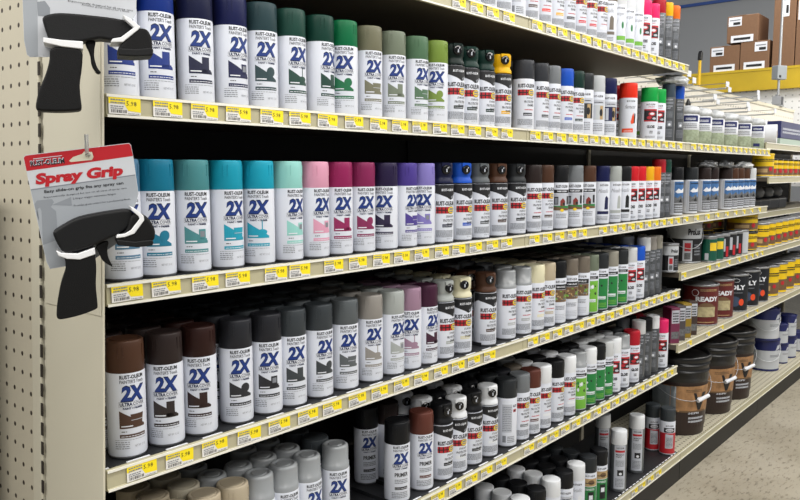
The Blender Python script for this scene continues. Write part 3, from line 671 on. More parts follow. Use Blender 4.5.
for i in range(len(s0)): spec.append((0, s0[i], s0c[i], {'x': x+i*.0735})) 
xe = X3-.045
st = (xe-x)/(len(s0)-1)
row('S0', [(0, s0[i], s0c[i], {'x': x+i*max(st, .064)}) for i in range(len(s0))])
# ---- labels that single each can out
byk = {}
for d in ALL: byk.setdefault((d['shelf'], d['row']), []).append(d)
for (sh, rw), lst in byk.items():
    lst.sort(key=lambda d: d['x']); shn = ORD[sh]+' shelf'
    tr = 'front row' if rw == 1 else f'{ordn(rw)} row back'
    seen = {}
    for i, d in enumerate(lst):
        kd = KD[d['kind']]; a = f"{cn(d['c'])} cap, {kd}"
        L_ = cn(lst[i-1]['c']) if i > 0 else None; R_ = cn(lst[i+1]['c']) if i+1 < len(lst) else None
        if rw == 1:
            if L_ and R_: s = f"{cn(d['c'])}-capped {kd}, {shn}, between {L_} and {R_} caps"
            elif R_: s = f"{cn(d['c'])}-capped {kd}, {shn}, leftmost in its front row"
            else: s = f"{cn(d['c'])}-capped {kd}, {shn}, rightmost in its front row"
        else: s = f"{cn(d['c'])} capped can, {ordn(i+1)} from the left in the {tr} on {shn}"
        d['s'] = s; seen[s] = seen.get(s, 0)+1
    for i, d in enumerate(lst):
        if seen[d['s']] > 1 or len(d['s'].split()) > 16: d['s'] = f"{cn(d['c'])} capped can, {ordn(i+1)} from the left in the {tr} on {shn}"
        d['o']['label'] = d['s']; d['o']['category'] = 'spray can'; d['o']['group'] = f'spray cans on the {shn}'
print('TILT', TILT, XP, 'CANS', len(ALL))

# ------------------------------------------------------------------ third bay: cans with sky pictures
def art_sky():
    f = Flat(); f.rect(-.032, -.024, .01, .14, M_LGREY, 1); f.rect(-.023, .040, .052, .140, M_SKY, 1)
    f.poly([(-.023, .052), (.040, .052), (.040, .078), (.020, .070), (.004, .084), (-.010, .072), (-.023, .080)], M_STONE, 2)
    f.poly([(-.020, .098), (-.006, .112), (.006, .104), (.024, .116), (.038, .104), (.030, .096), (-.010, .092)], M_PRINTW, 2); f.fine(-.018, .03, .128, .136, M_BLACK, 1, 3)
    f.poly([(-.004, .056), (.004, .072), (.014, .056)], M_BLACK, 3); f.rect(-.023, .040, .012, .050, M_STONE, 1); f.fine(-.02, .03, .018, .046, M_LGREY, 3, 2)
    return f.mesh('label_print', R)
SKY = art_sky()
prev = None
sk = [(675, 'black'), (690, 'charcoal'), (703, 'darkbrown'), (711, 'darkbrown'), (725, 'darkbrown'), (731, 'brown'), (737, 'brown'), (743, 'brown'), (749, 'offwhite')]
skp = ['beside the last thin cans', 'second of the group', 'third of the group', 'fourth of the group', 'first of the tight five', 'second of the tight five', 'middle of the tight five', 'fourth of the tight five', 'last before the far yellow cans']
for i, (u, c) in enumerate(sk):
    x = x_at(u, ZS['B']+.1, YR[0])
    t = thing('coating_can', f'{cn(c)}-capped can with blue sky picture on the third shelf, {skp[i]}', 'spray can', (x, YR[0], ZS['B']+.0002), -(math.atan2(x, 1.15)-.65), 'sky picture cans on the third shelf')
    for nm, me in (('can_body', BODY), ('cap', CAP), ('label_print', SKY)): o = link(nm, me, t); o.color = hexc(COL[c])

# ------------------------------------------------------------------ pails, tins and buckets
M_LIDB = mat('black_lid', '#131315', .28); M_PAILW = mat('pail_white', '#b9bdc2', .4); M_PNAVY = mat('pail_navy', '#17205a', .4); M_MAROON = mat('maroon_label', '#5e1c1c', .42); M_INKB = mat('dark_blue_label', '#14171f', .35)
M_TINY = mat('yellow_tin', '#e2bd12', .4); M_WOODP = mat('wood_picture', '#b08459', .5, var=.6, bscale=28); M_DKB = mat('dark_brown_tub', '#2a1c19', .35)
M_TEALG = mat('bottle_green_label', '#0f5140', .4); M_IVORY = mat('ivory_picture', '#b9ad85', .5, var=.5, bscale=60)
def tin(name, label, cat, group, x, y, z, r, h, body, art=None, lid=M_STEEL, handle=True, rot=None, base=M_STEEL):
    t = thing(name, label, cat, (x, y, z+.0003), 0, group)
    th = math.atan2(x, y+1.1)-.30 if rot is None else rot
    t.rotation_euler = (0, 0, -th)
    m = MB(); m.lathe([(r*.97, 0), (r*1.0, .002), (r*1.0, .005), (r*.985, .006)], base, 36, cap0=True, cap1=False); m.lathe([(r*.985, .006), (r*.985, h-.010)], body, 36, cap1=False)
    m.lathe([(r*.985, h-.010), (r*1.02, h-.008), (r*1.02, h-.001), (r*1.0, h)], lid, 36, cap1=False); m.build('tin_body', t)
    m = MB(); m.lathe([(r*1.0, h), (r*.93, h+.0005), (r*.92, h-.004), (r*.80, h-.004), (r*.79, h-.001), (r*.3, h-.0008)], lid, 36, cap1=True); m.build('lid', t)
    if art:
        f = Flat(); art(f, r, h); link('label_print', f.mesh('label_print', r*.985, step=.012, e=.0006), t)
    if handle:
        m = MB(); pts = [((r+.004)*math.sin(a), -(r+.004)*math.cos(a)-.004*math.sin(i/12*PI), h*.80-.09*r/.085*math.sin(i/12*PI)) for i, a in enumerate([-PI/2+PI*i/12 for i in range(13)])]
        m.tube(pts, .0016, M_WIRE, 6); m.build('handle', t)
        for sgn in (-1, 1):
            m = MB(); m.tube([(sgn*(r-.002), 0, h*.80), (sgn*(r+.006), 0, h*.80)], [.010, .007], M_STEEL, 12); m.build('handle_ear', t)
    return t
def a_maroon(f, r, h):
    w = r*1.5; f.rect(-w, w, .008, h-.012, M_MAROON, 1); f.disc(-w*.38, h*.80, .016, .016, M_PRINTW, 2); f.disc(-w*.38, h*.80, .0135, .0135, M_MAROON, 3)
    f.text('READY', -w*.36, h*.60, .020, M_PRINTW, 2, w=w*.92, bold=.05); f.fine(-w*.2, w*.5, h*.84, h*.90, M_TAN, 2, 2)
    f.disc(w*.05, h*.42, w*.36, h*.14, M_BROWN, 2); f.rect(-w*.33, w*.42, h*.22, h*.46, M_IVORY, 3); f.rect(-w*.5, w*.5, h*.06, h*.2, M_MAROON, 4); f.fine(-w*.4, w*.4, h*.08, h*.12, M_TAN, 1, 5)
def a_dark(f, r, h):
    w = r*1.5; f.rect(-w, w, .008, h-.012, M_INKB, 1); f.disc(0, h*.84, .018, .010, M_PRINTW, 2); f.disc(0, h*.84, .016, .008, M_INKB, 3); f.text('POLY', -w*.42, h*.60, .022, M_PRINTW, 2, w=w*.85, bold=.05)
    f.fine(-w*.3, w*.3, h*.50, h*.54, M_GREY, 1, 2); f.disc(-w*.08, h*.28, w*.3, h*.14, mat('blue_grey_picture', '#3a4a63', .4), 2); f.disc(w*.25, h*.26, w*.12, h*.09, M_ORANGE, 3)
def a_yellow(f, r, h):
    w = r*1.6; f.rect(-w, w, h*.10, h*.46, M_BROWN, 1); f.fine(-w*.7, w*.7, h*.66, h*.80, M_BLACK, 2, 2); f.disc(w*.3, h*.34, .012, .012, M_RED, 3); f.rect(-w*.5, w*.1, h*.2, h*.36, M_TAN, 2)
def a_prolux(f, r, h):
    w = r*1.6; f.rect(-w, w, .008, h*.60, M_BLACK, 1); f.text('ProLux', -w*.05, h*.70, .024*r/.07, M_BLACK, 1, w=r*.9, bold=.05); f.rect(-w*.22, w*.12, h*.06, h*.56, M_LGREY, 2); f.rect(-w*.16, w*.06, h*.3, h*.5, M_RED, 3); f.rect(-w*.16, w*.06, h*.1, h*.26, M_STONE, 3); f.fine(w*.2, w*.5, h*.2, h*.5, M_GREY, 4, 2)
def a_navy(f, r, h):
    w = r*2.0; f.rect(-w, w, h*.66, h*.97, M_PNAVY, 1); f.poly([(w*.25, h*.66), (w*.5, h*.72), (w*.5, h*.84), (w*.34, h*.82)], M_LGREY, 2); f.fine(w*.05, w*.5, h*.46, h*.54, M_GREY, 2, 1); f.rect(-w, w, .006, h*.07, M_PNAVY, 1)
def a_greeny(f, r, h):
    w = r*1.6; f.rect(-w, w, .008, h*.88, M_TEALG, 1); f.rect(-w*.1, w*.5, h*.45, h*.75, M_YEL, 2); f.rect(-w*.5, -w*.2, h*.1, h*.35, M_LGREY, 2)
def a_mix(f, r, h):
    w = r*1.6; f.rect(-w, w, .008, h*.9, M_BLACK, 1); f.rect(-w*.5, w*.1, h*.3, h*.8, M_LGREY, 2); f.rect(w*.15, w*.4, h*.1, h*.5, M_RED, 2)
def put(u, k, dy, name, label, group, r, h, body, art, lid=M_STEEL, handle=True, zoff=0.0, base=M_STEEL, f=.5):
    z = ZS[k]+zoff; return tin(name, label, 'paint can', group, x_at(u, z+h*f, dy), dy, z, r, h, body, art, lid, handle, None, base)
# pail shelf of the third bay
put(669, 'P', .055, 'paint_can', 'small white-banded black paint tin at the left end of its shelf', 'tins on the pail shelf', .037, .118, M_PAILW, a_prolux, M_STEEL, False)
put(684, 'P', .135, 'paint_can', 'large white-banded black paint pail with wire handle', 'tins on the pail shelf', .076, .185, M_PAILW, a_prolux, M_STEEL)
put(709, 'P', .045, 'paint_can', 'green and yellow quart tin just right of the large pail', 'tins on the pail shelf', .034, .12, M_STEEL, a_greeny, M_STEEL, False)
put(716, 'P', .045, 'paint_can', 'green and yellow quart tin, second right of the large pail', 'tins on the pail shelf', .034, .12, M_STEEL, a_greeny, M_STEEL, False)
for i, (u, bd, a) in enumerate(((722, M_PAILW, a_mix), (729, M_BLACK, a_mix), (735, M_STEEL, a_mix), (741, M_PAILW, None))):
    put(u, 'P', .045, 'paint_can', ['white tin with black label right of the green tins', 'black tin with pale panel left of the yellow gallons', 'steel tin with black label before the yellow gallons', 'plain pale tin touching the yellow gallons'][i], 'tins on the pail shelf', .034, .12, bd, a, M_STEEL, False)
for i, (x, dy) in enumerate(((X4-.085, .10), (X4-.085, .27), (X4-.26, .27))):
    for tier in (0, 1):
        tin('stain_can', f"yellow gallon tin with brown band, {['front', 'rear', 'left rear'][i]} stack on the pail shelf, {['bottom', 'top'][tier]}", 'paint can', 'yellow gallons on the pail shelf', x, dy, ZS['P']+tier*.1005, .0755, .0985, M_TINY, a_yellow, M_LIDB, False, None, M_LIDB)
# ready-stain shelf
for i, (u, a, nm) in enumerate(((700, a_maroon, 'maroon READY gallon tin, first on its shelf'), (716, a_maroon, 'maroon READY gallon tin beside the dark tins'), (731, a_dark, 'dark blue-black gallon tin next to the maroon ones'), (743, a_dark, 'dark blue-black gallon tin in the middle of three'), (753, a_dark, 'dark blue-black gallon tin beside the yellow tins'))):
    put(u, 'Q', .10, 'stain_can', nm, 'gallon tins on the ready-stain shelf', .080, .193, M_MAROON if a is a_maroon else M_INKB, a, M_STEEL, False)
for i, (u, c) in enumerate(((671, '#6d2947'), (677, '#4a4547'), (683, '#8b7222'), (689, '#3d2f2a'))):
    x = x_at(u, ZS['Q']+.08, .05)
    t = thing('stain_pouch', ['magenta slim carton at the shelf end', 'grey slim carton beside the magenta one', 'mustard slim carton between the grey and brown ones', 'dark brown slim carton beside the maroon gallon tins'][i], 'carton', (x, .05, ZS['Q']+.0003), -.6, 'slim cartons on the ready-stain shelf')
    mm = mat('carton_ink_%d' % i, c, .4)
    m = MB(); m.box(-.022, .022, -.03, .03, 0, .150, mm); m.build('carton', t, .003)
    f = Flat(); f.rect(-.018, .018, .085, .140, M_LGREY, 1); f.fine(-.014, .014, .09, .135, M_BLACK, 4, 2); f.rect(-.018, .018, .02, .05, M_STONE, 1); link('label_print', f.mesh('label_print', None, flatY=-.0302), t)
# base deck: big lidded buckets
M_WRAP = mat('clouded_wrap', '#7d8488', .2, trans=.3)
def bucket(u, label):
    r, h = .136, .365; y = .138; z = ZS['E']; x = x_at(u, z+h*.4, y); t = thing('stain_bucket', label, 'bucket', (x, y, z+.0003), -(math.atan2(x, y+1.1)-.42), 'black lidded buckets on the base shelf')
    m = MB(); m.lathe([(r*.86, 0), (r*.875, .004), (r*.885, .03), (r*.89, .034), (r*.97, h-.075)], M_DKB, 40, cap0=True, cap1=False); m.build('bucket_body', t)
    m = MB(); m.lathe([(r*.958, h-.118), (r*.975, h-.116), (r*.975, h-.075), (r*1.0, h-.075), (r*1.0, h-.070), (r*.975, h-.068), (r*.98, h-.045), (r*1.01, h-.044), (r*1.01, h-.040), (r*.985, h-.038), (r*.985, h-.022)], M_LIDB, 40, cap1=False); m.build('rim_rings', t)
    m = MB(); m.lathe([(r*1.03, h-.026), (r*1.045, h-.024), (r*1.045, h-.008), (r*1.03, h-.003), (r*1.0, h), (r*.96, h-.001), (r*.94, h-.008), (r*.88, h-.010), (r*.84, h-.006), (r*.5, h-.003), (r*.2, h-.002)], M_LIDB, 40); m.build('lid', t)
    f = Flat(); w = r*1.15; z0, z1 = .04, h-.130
    f.rect(-w, w, z0, z1, M_DKB, 1); f.rect(-w*.72, w*.98, z0+(z1-z0)*.36, z1-.004, M_WOODP, 2); f.poly([(-w*.45, z0+.10), (-w*.30, z0+.07), (-w*.15, z0+.10)], M_WOODP, 3); f.rect(-w*.45, w*.6, z0+(z1-z0)*.36, z0+(z1-z0)*.40, M_BROWN, 3)
    f.poly([(w*.12, z1-.035), (w*.20, z1-.035), (w*.34, z1-.085), (w*.44, z1-.035), (w*.60, z1-.035), (w*.38, z1-.115), (w*.28, z1-.115)], M_BLACK, 3); f.poly([(w*.26, z1-.055), (w*.50, z1-.055), (w*.54, z1-.068), (w*.22, z1-.068)], M_PRINTW, 4)
    f.text('SEMI', -w*.02, z0+.062, .013, M_LGREY, 2, w=w*.36, bold=.03, res=1); f.fine(w*.0, w*.55, z0+.022, z0+.055, M_LGREY, 2, 2); f.fine(-w*.1, w*.4, z1-.03, z1-.016, M_BROWN, 2, 3)
    bo = f.mesh('label_print', r*.93, step=.016, e=.0006)
    for v in bo.vertices:
        k = (r*(.885+.085*(v.co.z-.03)/(h-.105))+.0016)/(r*.93); v.co.x *= k; v.co.y *= k
    link('label_print', bo, t)
    m = MB(); n = 10; vs = []; 
    for i in range(n+1):
        a = -1.45+1.0*i/n
        for zz in (z0+.03, z1-.006):
            rr_ = r*(.885+.085*(zz-.03)/(h-.105))+.004+.0015*math.sin(i*2.1); vs.append((rr_*math.sin(a), -rr_*math.cos(a), zz))
    m.add(vs, [(2*i, 2*i+2, 2*i+3, 2*i+1) for i in range(n)], M_WRAP, True); o = m.build('clear_wrap', t); sm = o.modifiers.new('thickness', 'SOLIDIFY'); sm.thickness = .0012
    m = MB(); pts = [((r+.008)*math.sin(a), -(r+.008)*math.cos(a)-.006*math.sin(i/16*PI), h-.10-.095*math.sin(i/16*PI)) for i, a in enumerate([-PI/2+PI*i/16 for i in range(17)])]
    m.tube(pts, .0017, M_STEEL, 6); hh = m.build('handle', t)
    a = .42; c = Vector(((r+.013)*math.sin(a), -(r+.013)*math.cos(a), h-.186)); d = Vector((math.cos(a), math.sin(a), .25)).normalized()*.035
    m = MB(); m.tube([c-d, c+d], .0085, M_PRINTW, 12); m.build('hand_grip', hh)
bucket(677, 'dark stain bucket with black lid, nearest of the three on the base shelf')
bucket(706, 'dark stain bucket with black lid, middle of the three on the base shelf')
bucket(726, 'dark stain bucket with black lid, farthest of three, beside the navy-topped gallons')
for tier in (0, 1):
    put(764, 'E', .13, 'paint_can', f"large white paint pail with navy top band, {['bottom', 'top'][tier]} of the stack past the buckets", 'white and navy pails on the base shelf', .085, .19, M_PAILW, a_navy, M_PNAVY, True, tier*.1915, M_PNAVY)
for i, (u, r, h, n) in enumerate(((779, .052, .125, 2), (787, .055, .14, 2), (796, .055, .13, 1))):
    for tier in range(n):
        put(u, 'E', .10, 'paint_can', f"small white paint tin with navy band, {['first', 'second', 'third'][i]} stack beyond the large pails, {['bottom', 'top'][tier] if n > 1 else 'single'}", 'white and navy pails on the base shelf', r, h, M_PAILW, a_navy, M_PNAVY, False, tier*(h+.0012), M_PNAVY)

# ------------------------------------------------------------------ farthest bay
ZS['N'] = ZN; ZS['U'] = ZU
for i in range(9):
    x = X4+.09+i*.115
    tin('stain_can', f'small yellow stain tin, {ordn(i+1)} from the left on the far eye-level shelf', 'paint can', 'yellow tins in the far bay', x, .06, ZN, .045 if i else .055, .10 if i else .125, M_TINY, a_yellow, M_LIDB if i else M_TINY, False)
for i in range(8):
    x = X4+.10+i*.135
    tin('stain_can', f'yellow and brown stain tin, {ordn(i+1)} from the left on the far pail-level shelf', 'paint can', 'yellow tins in the far bay', x, .07, ZS['P'], .055, .135, M_TINY, a_yellow, M_STEEL, False)
for i in range(6):
    x = X4+.38+i*.18
    tin('stain_can', f'yellow gallon tin, {ordn(i+1)} from the left on the far ready-stain shelf', 'paint can', 'yellow tins in the far bay', x, .10, ZS['Q'], .078, .18, M_TINY, a_yellow, M_STEEL, False)
shelf('B', X4, X5, 1.085, 'far dark shelf below the row of small yellow tins', M_CREAMD, 0, y0=.10)
for i in range(5):
    x = X4+.12+i*.2; t = thing('packaged_roller', f'grey wrapped package, {ordn(i+1)} from the left below the far yellow tins', 'package', (x, .2, 1.0855), -.5+.1*i, 'grey packages in the far bay')
    m = MB(); m.box(-.07, .07, -.05, .05, 0, .07, mat('dark_package', '#2c2d30', .3)); m.build('pack', t, .012, 3)
    m = MB(); m.lathe([(.02, .0), (.038, .012), (.042, .04), (.03, .062), (.01, .068)], mat('grey_package', '#77797c', .3, bump=.4, bscale=90), 16, c=(0, 0, .0705)); m.build('wrapped_top', t)
c = on_y(777, 134, .10)
t = thing('wipes_carton', 'navy carton with pale lettering lying on the far top shelf', 'carton', (c.x+.30, .16, ZU+.0003), 0)
m = MB(); m.box(-.26, .26, -.07, .07, .045, .145, M_PNAVY); m.build('carton', t, .003)
m = MB(); m.box(-.26, .26, -.068, .068, 0, .0445, mat('pale_green_tray', '#9fb0a6', .5)); m.build('tray', t, .002)
f = Flat(); f.fine(-.22, .2, .075, .115, M_LGREY, 2, 1, random.Random(8)); link('label_print', f.mesh('label_print', None, flatY=-.0702), t)
c = on_y(771, 132, .08)
t = thing('masking_roll', 'white paper roll lying on end beside the navy carton', 'roll', (c.x, .10, ZU+.0003), .2)
m = MB()
for rr_, m_ in ((.055, M_PRINTW), (.022, mat('cardboard_core', '#8c7350', .7))): m.tube([(0, -.05 if rr_ > .03 else -.0505, .0555), (0, .06, .0555)], rr_, m_, 28)
m.build('paper_roll', t)

# ------------------------------------------------------------------ wrapped bottles on the third bay's upper shelf
M_CRUMP = mat('crumpled_white_film', '#c9ccce', .3, bump=.9, bscale=70, var=.35); M_PALEG = mat('frosted_green', '#a9b59b', .4, var=.4, bscale=90)
wl = (687, 700, 713, 727, 741, 754.5)
for i, u in enumerate(wl):
    x = x_at(u, ZS['A']+.12, .075)
    t = thing('wrapped_bottle', f"white film-topped bottle with navy label, {['first', 'second', 'third', 'fourth', 'fifth'][i] if i < 5 else 'last'} in the row above the sky-picture cans", 'bottle', (x, .075, ZS['A']+.0003), -(math.atan2(x, 1.17)-.35), 'wrapped bottles on the upper shelf')
    t.scale = (1, 1, .80)
    m = MB(); m.lathe([(.046, 0), (.05, .004), (.05, .075)], M_PALEG, 24, cap0=True, cap1=True); m.build('bottle_base', t)
    m = MB(); m.lathe([(.049, .0755), (.0505, .08), (.0505, .150), (.047, .158)], M_PRINTW, 24); m.build('bottle_body', t)
    m = MB(); rr = random.Random(i)
    m.lathe([(.046, .158), (.054, .163), (.052, .178), (.045, .194), (.028, .203), (.010, .205)], M_CRUMP, 18); o = m.build('film_top', t)
    for v in o.data.vertices: v.co.x += rr.uniform(-.003, .003); v.co.y += rr.uniform(-.003, .003); 
    f = Flat(); f.rect(-.035, .035, .118, .150, M_PNAVY, 1); f.fine(-.022, .022, .126, .140, M_PRINTW, 2, 2); f.fine(-.03, .03, .085, .112, M_GREY, 3, 1); f.rect(-.02, .012, .02, .04, M_PNAVY if i == 5 else M_PALEG, 1)
    link('label_print', f.mesh('label_print', .0508, step=.012), t)
x = x_at(688, ZS['A']+.2, .25)
t = thing('glue_bottle', 'small yellow bottle with black tip behind the wrapped bottles', 'bottle', (x, .25, ZS['A']+.0003))
m = MB(); m.lathe([(.028, 0), (.03, .004), (.03, .17), (.022, .19), (.012, .2)], M_YEL, 20, cap0=True); m.build('bottle_body', t)
m = MB(); m.lathe([(.012, .2005), (.013, .215), (.004, .24)], M_PBLACK, 16); m.build('cap', t)
def crumple(name, label, cat, c, sx, sy, sz, seed, m_, group=None):
    rr = random.Random(seed); bm = bmesh.new(); bmesh.ops.create_icosphere(bm, subdivisions=4, radius=1)
    from mathutils import noise
    for v in bm.verts:
        n = noise.noise(v.co*2.1+Vector((seed, 0, 0)))+.6*noise.noise(v.co*5.3+Vector((0, seed, 0))); k = 1+.30*n
        v.co = Vector((v.co.x*sx*k, v.co.y*sy*k, max(v.co.z*sz*k, -sz*.55)))
    me = bpy.data.meshes.new(name); bm.to_mesh(me); bm.free(); me.materials.append(m_)
    for p in me.polygons: p.use_smooth = True
    zmin = min(v.co.z for v in me.vertices)
    for v in me.vertices: v.co.z -= zmin
    o = link(name, me); o.location = c; tag(o, label, cat, group); return o
xx = x_at(670, ZS['A']+.23, .05)
crumple('plastic_bag', 'crumpled white plastic bag lying on top of the two tall cans', 'bag', (xx+.05, .06, ZS['A']+.2295), .085, .055, .026, 3, M_CRUMP)
for i, u in enumerate((704, 722, 741)):
    x = x_at(u, ZS['B']+.21, .07)
    crumple('film_pouch', ['crumpled silvery pouch on top of the sky-picture cans, leftmost', 'crumpled silvery pouch on the sky-picture cans, in the middle', 'white crumpled pouch on the brown-capped sky-picture cans, rightmost'][i], 'pouch', (x, .06, ZS['B']+.2), .09, .04, .02, 11+i, M_CRUMP if i == 2 else mat('smoky_film', '#5d5f62', .25, bump=.8, bscale=60), 'pouches lying on the sky-picture cans')

# ------------------------------------------------------------------ hooks, pole and yellow tool above the third bay
for i in range(20):
    x = X3+.08+i*.088; z = zt-.05-(i % 3)*.075; L_ = .22+.07*(i % 2)
    m = MB(); m.tube([(0, 0, 0), (0, -L_, .002), (0, -L_-.006, .012), (0, -L_-.006, .02)], .004, M_WIRE, 8); m.tube([(0, 0, .025), (0, -L_-.004, .026)], .0018, M_STEEL, 6)
    m.box(-.022, .022, -L_-.010, -L_-.007, .008, .034, M_PRINTW)
    o = m.build('peg_hook'); o.location = (x, YB+.0028, z); tag(o, f'long wire peg hook with white tag end, {ordn(i+1)} from the left on the pale pegboard', 'hook', 'wire hooks on the pale pegboard')
pp = on_y(780, 108, YB); 
t = thing('sensor_pole', 'thin steel pole with grey box clamped to the top of the pale pegboard', 'pole', (pp.x, YB+.017, zt+.0202))
def zat(v): return on_y(780, v, YB+.017).z-(zt+.02)
m = MB(); m.box(-.035, .035, -.035, .035, 0, .012, M_STEEL)
for q in (-1, 1): m.box(q*.035-.005, q*.035+.005, -.03, .03, .0125, .075, M_STEEL)
m.box(-.04, .04, -.01, .01, .0755, .088, M_STEEL); m.build('clamp', t, .002)
m = MB(); m.tube([(0, 0, .088), (0, 0, 1.3)], .009, mat('brushed_pole', '#a9acaf', .35, .5), 14); m.build('pole_shaft', t)
z0, z1 = zat(80), zat(66)
m = MB(); m.box(-.045, .045, -.028, .028, z0, z1, mat('grey_box', '#8e9499', .45)); bx_ = m.build('grey_box', t, .004); bx_.rotation_euler = (0, 0, -.5)
m = MB(); m.box(-.03, -.012, -.030, -.0282, z0+.012, z0+.028, M_BLACK); mm = m.build('black_button', bx_)
pp = on_y(699, 90, YB)
t = thing('yellow_scraper', 'upright yellow tool with black head standing on the pegboard top', 'hand tool', (pp.x, YB+.002, zt+.0202))
def zaa(v): return on_y(699, v, YB+.002).z-(zt+.02)
m = MB(); m.prism([(-.012, 0), (.010, 0), (.012, zaa(60)), (-.008, zaa(60))], -.006, .006, mat('tool_yellow', '#e3b71c', .4)); m.build('handle', t, .003)
m = MB(); m.prism([(-.012, zaa(60)), (.016, zaa(60)), (.018, zaa(53)), (.008, zaa(50)), (-.006, zaa(53))], -.010, .010, M_PBLACK); m.build('tool_head', t, .003)

# ------------------------------------------------------------------ pallet rack beyond, with cartons
XR = 6.6; zb1 = on_x(745, 69.5, XR).z; zb0 = on_x(745, 91, XR).z
M_BEAM = mat('yellow_beam', '#c2a41c', .45, var=.15, bscale=6)
t = thing('pallet_rack', 'yellow steel rack beam across the far end carrying brown cartons', 'storage rack', (XR, 0, 0))
m = MB(); m.box(0, .05, -3.2, 2.6, zb0, zb1, M_BEAM); m.box(-.004, 0, -3.2, 2.6, zb1-.02, zb1, M_BEAM); m.box(-.004, 0, -3.2, 2.6, zb0, zb0+.02, M_BEAM); m.build('beam', t)
m = MB(); m.box(.051, 1.1, -3.2, 2.6, zb1-.05, zb1-.002, M_CREAMD); m.build('rack_deck', t)
for y in (-3.2, 2.6):
    m = MB(); m.box(0, .08, y-.04, y+.04, 0, 3.2, mat('rack_blue', '#2b4a86', .5)); m.build('rack_post', t)
m = MB(); m.box(.06, .08, -3.1, 2.5, 1.2, zb0+.02, peg_mat('white_grid', '#eceded', '#b9baba', .05, 1, .13)); gp = m.build('white_grid_panel', t)
M_CARD = mat('brown_cardboard', '#7a5a41', .75, bump=.1, bscale=60, var=.12); M_TAPE = mat('packing_tape', '#8d6b4c', .35)
def carton(u0, u1, v0, v1, label, base=None, depth=.3, hole=True, rz=0.0, lab=(0.05, .42)):
    a = on_x(u0, v1, XR); b = on_x(u1, v1, XR); c_ = on_x((u0+u1)/2, v0, XR); w = abs(a.y-b.y); cy = (a.y+b.y)/2; zb = base if base is not None else zb1+.0005; h = c_.z-zb
    t = thing('cardboard_box', label, 'cardboard box', (XR+.01+depth/2, cy, zb), rz, 'cartons on the yellow rack')
    m = MB(); m.box(-depth/2, depth/2, -w/2, w/2, 0, h, M_CARD); m.build('carton', t, .004)
    m = MB(); m.box(-depth/2-.0015, depth/2+.0015, -.025, .025, h-.0008, h+.0012, M_TAPE); m.build('tape', t)
    X = -depth/2
    m = MB(); y1 = w/2-w*lab[0]; y0 = y1-w*lab[1]; m.box(X-.002, X-.0003, y0, y1, h*.62, h*.95, M_PRINTW); m.box(X-.0026, X-.002, y0+w*.04, y1-w*.15, h*.66, h*.76, M_BLACK); m.box(X-.0026, X-.002, y0+w*.04, y1-w*.04, h*.82, h*.86, M_GREY); m.build('shipping_label', t)
    if hole:
        m = MB(); m.box(X-.003, X-.0003, -w*.36, w*.36, .0, h*.26, M_PRINTW); m.box(X-.0036, X-.003, -w*.27, w*.27, h*.08, h*.17, M_BLACK); m.build('hand_hole', t, .001)
    return t, zb+h
_, za = carton(709, 738.3, 46, 71, 'brown carton at the lower left of three stacked on the rack', depth=.3)
_, zb_ = carton(739, 768, 41, 71, 'brown carton at the lower right of three stacked on the rack', depth=.3, lab=(.5, .42))
carton(726, 757, 15, 45, 'brown carton on top of the two others on the rack', base=max(za, zb_)+.003, depth=.3)
carton(771, 793, -14, 68, 'tall plain carton standing right of the three small ones', hole=False, depth=.45, lab=(.4, .3))
carton(794, 825, -10, 66, 'tall carton at the right edge of the photo', hole=False, depth=.45, lab=(.05, .2))

# ------------------------------------------------------------------ carded spray grips hanging from the end panel
AN = math.atan2(.444, .896)
C0 = on_y(80, 210, -.08)
EX = Vector((math.cos(AN), -math.sin(AN), 0)); EN = Vector((-math.sin(AN), -math.cos(AN), 0))   # card width direction, card normal (towards the aisle)
def pl(u, v, off=0.0):
    d = ray(u, v); P0 = C0+EN*off; t_ = (P0-CAM).dot(EN)/d.dot(EN); q = CAM+d*t_-C0; return (q.dot(EX), q.z)
def pls(pts, off=0.0): return [pl(u, v, off) for u, v in pts]
M_CARDW = mat('card_white', '#c3c6cb', .3); M_CARDG = mat('card_grey', '#9ea3a9', .3); M_CARDR = mat('card_red', '#b01f28', .3); M_GRIPB = mat('grip_black', '#060607', .6, bump=.25, bscale=900, spec=.25); M_GRIPT = mat('grip_charcoal', '#0c0d0f', .55, bump=.15, bscale=900, spec=.3); M_TIE = mat('white_tie', '#e3e4e6', .4)
M_SILH = mat('silhouette_grey', '#888d93', .35)
def card(label, outline, pieces, prints, hookuv):
    t = thing('carded_grip', label, 'spray can grip', C0, -AN, 'carded grips hanging on the end panel')
    m = MB(); m.prism(pls(outline), -.0006, .0006, M_CARDW); cardo = m.build('backing_card', t)
    f = Flat(); prints(f); f_me = f.mesh('card_print', None, flatY=-.0006, e=.00015); link('card_print', f_me, cardo)
    for nm, poly, y0, y1, mt, bv in pieces:
        m = MB(); off = abs(y0+y1)/2; m.prism(pls(poly, off), y0, y1, mt); m.build(nm, t, bv, 4)
    return t
def curved(pts, n=3):       # soften a traced outline (one Chaikin pass per n)
    for _ in range(n):
        out = []
        for i in range(len(pts)):
            a, b = pts[i], pts[(i+1) % len(pts)]
            out += [(a[0]*.8+b[0]*.2, a[1]*.8+b[1]*.2), (a[0]*.2+b[0]*.8, a[1]*.2+b[1]*.8)]
        pts = out
    return pts
g2o = [(23.3, 157.5), (25.5, 155), (129, 143), (131, 145), (133.5, 158), (138.5, 194), (135, 206), (128, 214), (128, 236), (90, 262), (50, 269), (46.5, 262)]
